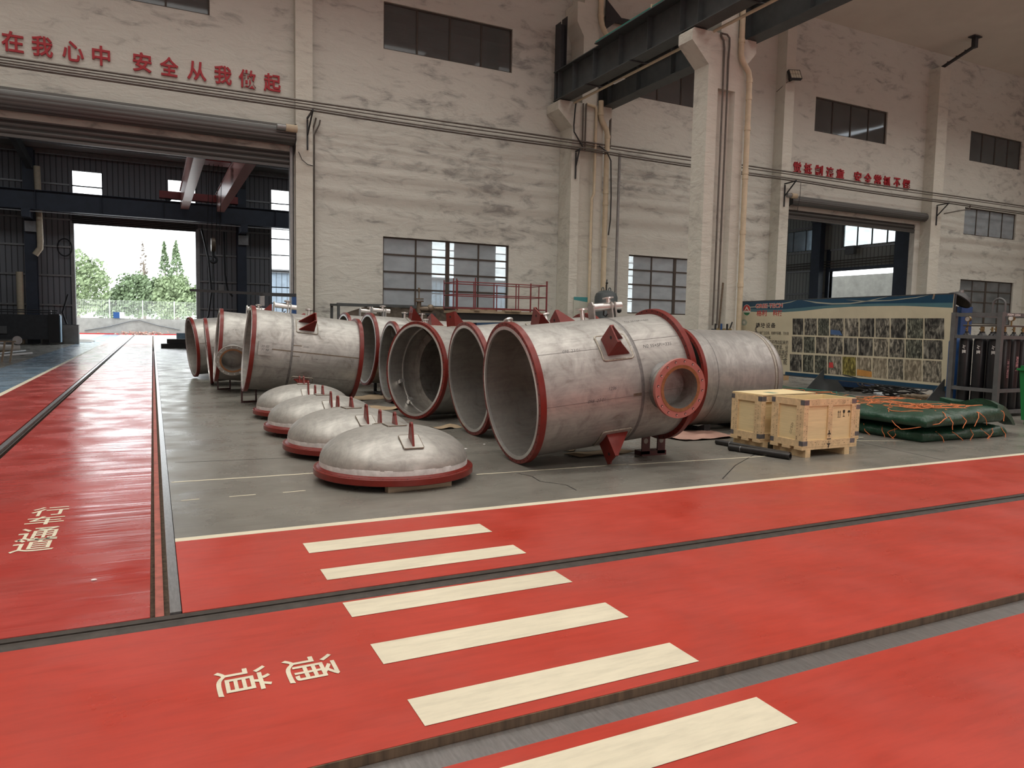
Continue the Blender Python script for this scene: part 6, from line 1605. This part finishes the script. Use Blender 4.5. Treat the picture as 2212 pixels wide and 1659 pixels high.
hk = MB().tube([(hx - 0.10, hy, -2.75), (hx + 0.10, hy, -2.75)], 0.36, 24).build('hook_block', 'weld_brown', t)
for dx in (-0.3, -0.1, 0.12, 0.3): MB().tube([(hx + dx, hy, -2.75), (hx + dx, hy - 2.4, 1.1)], 0.014, 6).build('wire_rope', 'black', t)
MB().tube([(hx, hy, -3.05), (hx, hy, -3.35)] + [(hx + 0.17 * sin(a) * 1.0, hy, -3.52 + 0.17 * cos(a)) for a in [0.3 + 0.5 * k for k in range(9)]], 0.07, 10).build('hook', 'steel_dark', hk)
t2 = tag(MB().tube([(0.0, 0, 0), (0.02, 0, -1.6), (-0.02, 0, -3.3), (0.03, 0, -4.1)], 0.03, 8).build('hoist_chain', 'black', loc=(2.97, 42.3, 4.95)), 'dark chain hanging from the crane hook in the rear hall', 'chain')

for (x, lb) in ((-6.35, 'left of the far gate'), (5.35, 'right of the far gate')):
    c = thing('hall_column', 'dark blue steel column on the far wall ' + lb, 'column', (x, 51.6, 0))
    MB().box(-0.28, 0.28, 0.35, 0.38, 0, 11.4).box(-0.28, 0.28, -0.38, -0.35, 0, 11.4).box(-0.015, 0.015, -0.35, 0.35, 0, 11.4).build('shaft', 'steel_navy', c, smooth=False)
    MB().box(-0.2, 0.2, -1.9, -0.38, 7.25, 7.7).build('bracket', 'steel_navy', c, smooth=False)
    MB().bar((0.1, -0.3, 10.4), (-1.0, -6.5, 13.2), 0.3, 0.5).build('rafter', 'steel_girder', c, smooth=False)
    MB().box(-0.22, 0.38, -0.62, -0.4, 6.55, 7.15).build('junction_box', 'galvanised', c, smooth=False)
for x in (16.8, 27.6, -17.5):
    c = thing('hall_column', 'dark steel column of the rear hall seen behind the windows', 'column', (x, 51.6, 0), group='rear hall columns behind the windows')
    MB().box(-0.3, 0.3, -0.38, 0.38, 0, 11.4).build('shaft', 'steel_navy', c, smooth=False)
c = thing('hall_column', 'dark blue steel column left of the side door seen through the right gate', 'column', (37.9, 33.35, 0))
MB().box(-0.2, 0.2, -0.34, 0.34, 0, 13).build('shaft', 'steel_navy', c, smooth=False); MB().box(-0.5, 0.2, -0.2, 0.2, 8.5, 9.0).build('bracket', 'steel_navy', c, smooth=False)
c = thing('hall_column', 'dark blue steel column right of the side door seen through the right gate', 'column', (37.9, 27.4, 0))
MB().box(-0.2, 0.2, -0.45, 0.45, 0, 13).build('shaft', 'steel_navy', c, smooth=False); MB().box(-0.5, 0.2, -0.2, 0.2, 8.5, 9.0).build('bracket', 'steel_navy', c, smooth=False)
t = thing('cross_bracing', 'big diagonal steel cross bracing behind the window right of the far column', 'bracing', (25.4, 30.5, 0))
for p, q in (((-5.5, 0, 7.2), (6.5, 0, -0.0)), ((-5.5, 0, 0.3), (6.5, 0, 6.9))): MB().bar(p, q, 0.1, 0.34).build('brace_bar', 'steel_girder', t, smooth=False)
MB().box(-5.7, -5.4, -0.15, 0.15, 0, 12).build('post', 'steel_girder', t, smooth=False); MB().box(6.4, 6.7, -0.15, 0.15, 0, 12).build('post', 'steel_girder', t, smooth=False)
pipe('hall_downpipe', [(-5.86, 50.85, 10.3), (-5.84, 50.85, 8.9), (-5.80, 50.85, 6.0), (-5.82, 50.85, 5.6), (-6.08, 50.85, 5.2)], 0.17, 'pipe_cream', 'cream downpipe with a bent end on the dark column left of the far gate', 'downpipe')
pipe('hall_downpipe', [(-6.92, 51.2, 4.2), (-6.92, 51.2, 2.0), (-6.92, 51.2, 0.0)], 0.18, 'pipe_cream', 'lower cream downpipe left of the dark column by the far gate', 'downpipe')
# far roller shutter
t = thing('roller_shutter', 'roller shutter rolled up above the far gate with daylight below it', 'roller shutter', (-0.8, 52.4, 7.34))
mb = MB(); pts = []
for k in range(8):
    for j in range(4): pts.append((-0.05 * sin(pi * j / 4), 0.85 - 0.11 * k - 0.11 * j / 4))
mb.prism(pts + [(0.05, 0.0), (0.05, 0.85)], 0, -3.5, 3.45).build('curtain', 'shutter', t)
MB().box(-3.6, 3.6, -0.3, 0.1, 0.85, 0.95).build('hood', 'galvanised', t, smooth=False)
# long hanging cables
pipe('hanging_cable', [(2.95, 51.9, 7.5), (3.35, 51.9, 5.6), (3.5, 51.9, 3.4), (3.3, 51.9, 1.9), (3.0, 51.9, 1.2)], 0.06, 'black', 'thick black cable hanging beside the right jamb of the far gate', 'cable', n=8)
pipe('hanging_cable', [(4.3, 51.9, 7.4), (4.35, 51.9, 4.6), (4.5, 51.9, 3.6), (4.8, 51.9, 3.2)], 0.06, 'black', 'second black cable hanging on the far wall beside the dark column', 'cable', n=8)
pipe('hanging_cable', [(-4.6, 52.1, 3.0), (-4.9, 52.0, 1.9), (-4.7, 52.0, 1.2)], 0.05, 'black', 'black cable hanging by the left jamb of the far gate', 'cable', n=8)
o = MB().tube([(0.38 * cos(a), 0.0, 0.52 * sin(a)) for a in [2 * pi * k / 32 for k in range(32)]], 0.035, 8, closed=True).build('cable_coil', 'black', loc=(-4.72, 52.35, 5.85)); tag(o, 'black coil of cable hanging on the far wall left of the gate', 'cable coil')
# black machine, scrap and black bars
t = thing('bending_machine', 'long black machine bed standing on the left in the rear hall', 'machine', (-8.6, 50.3, 0))
MB().box(-3.6, 3.2, -0.55, 0.45, 0.30, 1.72).build('bed', 'steel_dark', t, smooth=False)
MB().box(3.2, 3.75, -0.65, 0.5, 0.12, 1.78).build('end_cabinet', 'black', t, smooth=False); MB().box(3.76, 3.80, -0.62, 0.1, 0.15, 1.7).build('white_panel', 'light_blue', t, smooth=False)
MB().box(-3.6, 1.2, -0.60, -0.56, 0.62, 1.05).build('cover_panel', 'rack_grey', t, smooth=False)
for z, y in ((1.98, -0.3), (1.86, -0.5)): MB().tube([(-3.6, y, z), (3.65, y, z)], 0.03, 8).build('guide_bar', 'black', t)
for x in (-3.0, 0.0, 3.0): MB().box(x - 0.15, x + 0.15, -0.4, 0.3, 0, 0.30).build('foot', 'black', t, smooth=False)
MB().box(3.3, 3.35, -0.5, -0.3, 1.78, 2.0).build('bar_bracket', 'galvanised', t, smooth=False)
plain_box('grey_cabinet', 'low grey cabinet between the black machine and the far gate jamb', 'cabinet', (-4.45, 51.9, 0), (0.8, 0.6, 1.15), 'concrete', [('top', (-0.42, 0.42, -0.32, 0.32, 1.151, 1.17), 'steel_dark')])
t = thing('steel_bar_stack', 'stack of black steel sections on the floor in front of the far gate', 'steel bars', (2.1, 45.2, 0))
for k, (y, z, x0) in enumerate(((-0.3, 0, -1.7), (0.0, 0, -1.6), (0.3, 0, -1.6), (-0.15, 0.26, -1.4), (0.15, 0.26, -1.3))): MB().box(x0, 2.2, y - 0.13, y + 0.13, z, z + 0.25).build('steel_bar', 'black', t, smooth=False)
MB().box(-0.9, 0.6, -0.1, 0.2, 0.52, 0.85).build('bundle', 'light_blue', t, smooth=False)
t = thing('pipe_bend', 'big steel pipe bend lying on the floor at the left edge of the picture', 'pipe bend', (-5.65, 36.5, 0))
MB().tube([(1.1 * cos(a) * 0.55, 1.1 * sin(a) * 0.6 - 0.3, 0.5 + 0.12 * cos(a * 2)) for a in [pi * k / 14 for k in range(15)]], 0.17, 16).build('bend', 'galvanised', t)
MB().tube([(-0.5, -0.5, 0.3), (0.65, -0.1, 0.3)], 0.13, 16).build('branch', 'white_paint', t); MB().box(-0.3, 0.3, -0.3, 0.2, 0, 0.2).build('block', 'timber_old', t, smooth=False)
for k, (x0, y0, x1, y1, z) in enumerate(((-5.7, 31.6, -4.75, 35.9, 0.16), (-5.6, 31.0, -4.35, 34.6, 0.12), (-5.8, 32.3, -5.1, 36.0, 0.10))):
    tag(MB().tube([(0, 0, 0), (x1 - x0, y1 - y0, 0.02)], 0.045, 10).build('steel_tube', 'white_paint' if k else 'galvanised', loc=(x0, y0, z)), 'bright steel tube lying on the floor at the left edge, %s of three' % ORD[k], 'tube', 'steel tubes at the left edge')
t = thing('pipe_stand', 'small rusty steel stand at the left edge of the picture', 'stand', (-4.62, 30.6, 0))
for x in (-0.35, -0.12, 0.12): MB().bar((x, 0, 0), (x + 0.10, 0.1, 0.72), 0.06, 0.03).build('leg', 'weld_brown', t, smooth=False)
MB().box(-0.4, 0.3, 0.06, 0.16, 0.70, 0.74).build('top', 'weld_brown', t, smooth=False)
# blue frame and jib in front of the gate
t = thing('jib_stand', 'dark blue steel frame standing by the gate behind the left hand vessels', 'frame', (3.7, 24.9, 0))
for x in (-0.5, 0.5): MB().box(x - 0.075, x + 0.075, -0.07, 0.07, 0, 2.42).build('post', 'machine_blue' if x > 0 else 'steel_navy', t, smooth=False)
MB().box(-0.574, 0.574, -0.06, 0.06, 2.421, 2.53).build('top_beam', 'steel_dark', t, smooth=False); MB().box(-0.57, -0.43, -0.075, -0.071, 2.1, 2.42).build('grey_plate', 'galvanised', t, smooth=False)
MB().bar((-0.5, -0.1, 2.48), (-2.65, -0.1, 2.52), 0.06, 0.08).build('jib_arm', 'black', t, smooth=False)
plain_box('socket_box', 'small grey socket box on the far wall right of the gate', 'box', (4.15, 52.52, 3.5), (0.35, 0.15, 0.5), 'galvanised')

# ================================================================ outside the far gate
mat('leaf_light', (0.21, 0.27, 0.14), 0.6, var=0.35, scale=1.2)
mat('leaf_mid', (0.16, 0.22, 0.115), 0.6, var=0.35, scale=1.2)
mat('bark', (0.18, 0.15, 0.12), 0.9, var=0.2)
struct(MB().box(-14, 12, 83.0, 83.4, 0, 1.62).build('wall_outside', 'concrete', smooth=False))
tag(MB().box(-9, 9, -0.06, 0.0, 0.0, 0.10).build('red_kerb', 'bright_red', smooth=False, loc=(0, 82.95, 0)), 'red painted kerb line at the foot of the wall outside the far gate', 'kerb')
t = thing('mesh_fence', 'white wire mesh fence on top of the wall outside the far gate', 'fence', (0, 83.2, 1.62))
for k in range(9): MB().box(-12.6 + 2.93 * k - 0.04, -12.6 + 2.93 * k + 0.04, -0.04, 0.04, 0, 1.85).build('post', 'white_paint', t, smooth=False)
mb = MB()
for k in range(160): x = -12.6 + 0.15 * k; mb.box(x - 0.006, x + 0.006, -0.006, 0.006, 0.05, 1.8)
for k in range(13): z = 0.08 + 0.14 * k; mb.box(-12.6, 11.2, -0.012, -0.006, z - 0.006, z + 0.006)
mb.build('wire_mesh', 'white_paint', t, smooth=False)
p = at(257, 681, 1, 82.8); t = thing('small_sign', 'small blue and white sign on the wall outside the far gate', 'sign', (p.x, 82.9, 1.62))
MB().box(-0.5, 0.05, -0.03, 0, 0.0, 0.6).build('blue_panel', 'machine_blue', t, smooth=False); MB().box(0.05, 0.5, -0.03, 0, 0.0, 0.6).build('white_panel', 'white_paint', t, smooth=False)
pipe('loose_cable', [(-6.0, 82.9, 0.35), (-4.0, 82.85, 0.75), (-2.0, 82.85, 1.35), (-1.2, 82.85, 1.45), (0.5, 82.85, 0.95), (2.5, 82.9, 0.55)], 0.05, 'rack_grey', 'loose grey cable leaning along the wall outside the far gate', 'cable', n=6)
t = thing('rubble_heap', 'heap of broken bricks at the foot of the wall outside', 'rubble', (-1.4, 82.0, 0)); t['kind'] = 'stuff'
mb = MB()
for k in range(70):
    mb.T = Matrix.Translation((rnd.gauss(0, 1.1), rnd.gauss(0, 0.25), rnd.uniform(0.02, 0.3))) @ Matrix.Rotation(rnd.uniform(0, 3), 4, Vector((rnd.random(), rnd.random(), 1)).normalized()); mb.cbox((0, 0, 0), (0.24, 0.12, 0.06))
mb.build('bricks', 'pink_card', t, smooth=False)
tag(MB().box(-0.9, 0.9, -1.6, 1.6, 0, 0.04).ball((0.2, 0.1, 0.03), 0.5, 10, 6, (1.6, 1.0, 0.35)).build('sand_heap', 'concrete', loc=(-4.5, 56.5, 0)), 'low heap of grey sand just outside the far gate', 'sand')
def tree(label, x, y, h, r, trunk, m, n, kind='round', z0=1.2):
    t = thing('tree', label, 'tree', (x, y, 0), group='trees beyond the outer wall')
    MB().tube([(0, 0, 0), (0.1, 0, trunk), (0.05, 0.1, h * 0.8)], [0.28, 0.2, 0.05], 8).build('trunk', 'bark', t)
    R = random.Random(int(x * 31 + y)); mb = MB(); vs = []; fs = []
    for k in range(n):
        if kind == 'cone':
            z = z0 + (h - z0) * R.random() ** 1.25; rr = r * (1 - (z - z0) / (h - z0)) ** 0.8 * (0.55 + 0.45 * R.random()); a = R.uniform(0, 2 * pi); c = Vector((rr * cos(a), rr * sin(a), z + 0.3 * sin(a * 5)))
        else:
            d = Vector((R.gauss(0, 1), R.gauss(0, 1), R.gauss(0, 1))).normalized(); lump = 0.78 + 0.30 * mnoise.noise(d * 2.3 + Vector((x, y, 0)))
            q = R.random() ** 0.25 * lump; c = Vector((d.x * r * q, d.y * r * q, z0 + (h - z0) * 0.5 + d.z * (h - z0) * 0.5 * q))
        s = R.uniform(0.12, 0.30); u = Vector((R.gauss(0, 1), R.gauss(0, 1), R.gauss(0, 1))).normalized(); v = u.orthogonal().normalized(); w_ = u.cross(v)
        i = len(vs); vs += [c - v * s, c + w_ * s * 0.55, c + v * s, c - w_ * s * 0.55]; fs.append((i, i + 1, i + 2, i + 3))
    mb.add(vs, fs).build('crown', m, t, smooth=False, fix=False)
    return t
tree('tall pale green tree filling the left side of the far gate', -7.6, 96, 9.6, 4.2, 3, 'leaf_light', 5200)
tree('round green tree in the middle of the far gate opening', -1.5, 99, 7.6, 3.6, 2.5, 'leaf_mid', 4600)
tree('round green tree right of the middle one beyond the far gate', 2.6, 97, 7.4, 3.4, 2.5, 'leaf_light', 4200)
tree('low bushy tree between the tall left tree and the middle one', -4.2, 101, 5.0, 3.0, 1.5, 'leaf_mid', 2600)
tree('left of two pointed conifers rising above the round trees', 1.55, 108, 11.6, 1.9, 3, 'leaf_mid', 1500, 'cone')
tree('right of two pointed conifers rising above the round trees', 2.95, 107, 11.7, 2.1, 3, 'leaf_mid', 1700, 'cone')
tree('thin bare pointed tree between the middle tree and the conifers', -1.0, 110, 11.8, 0.9, 8, 'bark', 160, 'cone', 5.0)
tree('broad leafy tree beyond the right jamb of the far gate', 6.2, 98, 6.6, 3.2, 2, 'leaf_light', 2500)

# ================================================================ outside the side door on the right
struct(MB().box(46.0, 46.3, 26.5, 60, 0, 5.8).build('wall_yard', 'concrete', smooth=False))
tag(MB().box(-0.6, 0.6, -0.5, 0.5, 0, 7.4).build('concrete_pier', 'concrete', smooth=False, loc=(45.2, 31.0, 0)), 'pale concrete pier standing outside the side door', 'pier')
plain_box('white_box', 'white box standing outside the side door', 'box', (43.8, 30.5, 0), (0.9, 0.9, 4.6), 'white_paint', [('vent', (-0.3, 0.3, -0.3, 0.3, 4.6, 5.0), 'pipe_cream')])
t = thing('wall_lamp', 'square lamp fixed on the corrugated wall above the side door', 'lamp', (38.2, 31.0, 6.35))
MB().box(-0.3, -0.05, -0.3, 0.3, 0, 0.5).build('housing', 'rack_grey', t, smooth=False); MB().box(-0.05, 0.2, -0.05, 0.05, 0.2, 0.3).build('arm', 'black', t, smooth=False)
for k in range(3): pipe('side_conduit', [(38.22, 27.0, 5.75 + 0.16 * k), (38.22, 52, 5.65 + 0.16 * k)], 0.03, 'conduit', 'thin conduit along the corrugated wall above the side door, %s from below' % ORD[k], 'conduit', 'side wall conduits', n=6)
# blue clad building beyond the far wall, seen through its windows
t = thing('blue_building', 'pale blue clad building outside, seen through the tall windows', 'building', (18, 72, 0))
MB().box(-8.5, 22, 0, 8, 0, 6.2).build('wall', 'cladding_blue', t, smooth=False); MB().box(-8.7, 22.2, -0.3, 8.3, 6.2, 6.5).build('roof', 'galvanised', t, smooth=False)
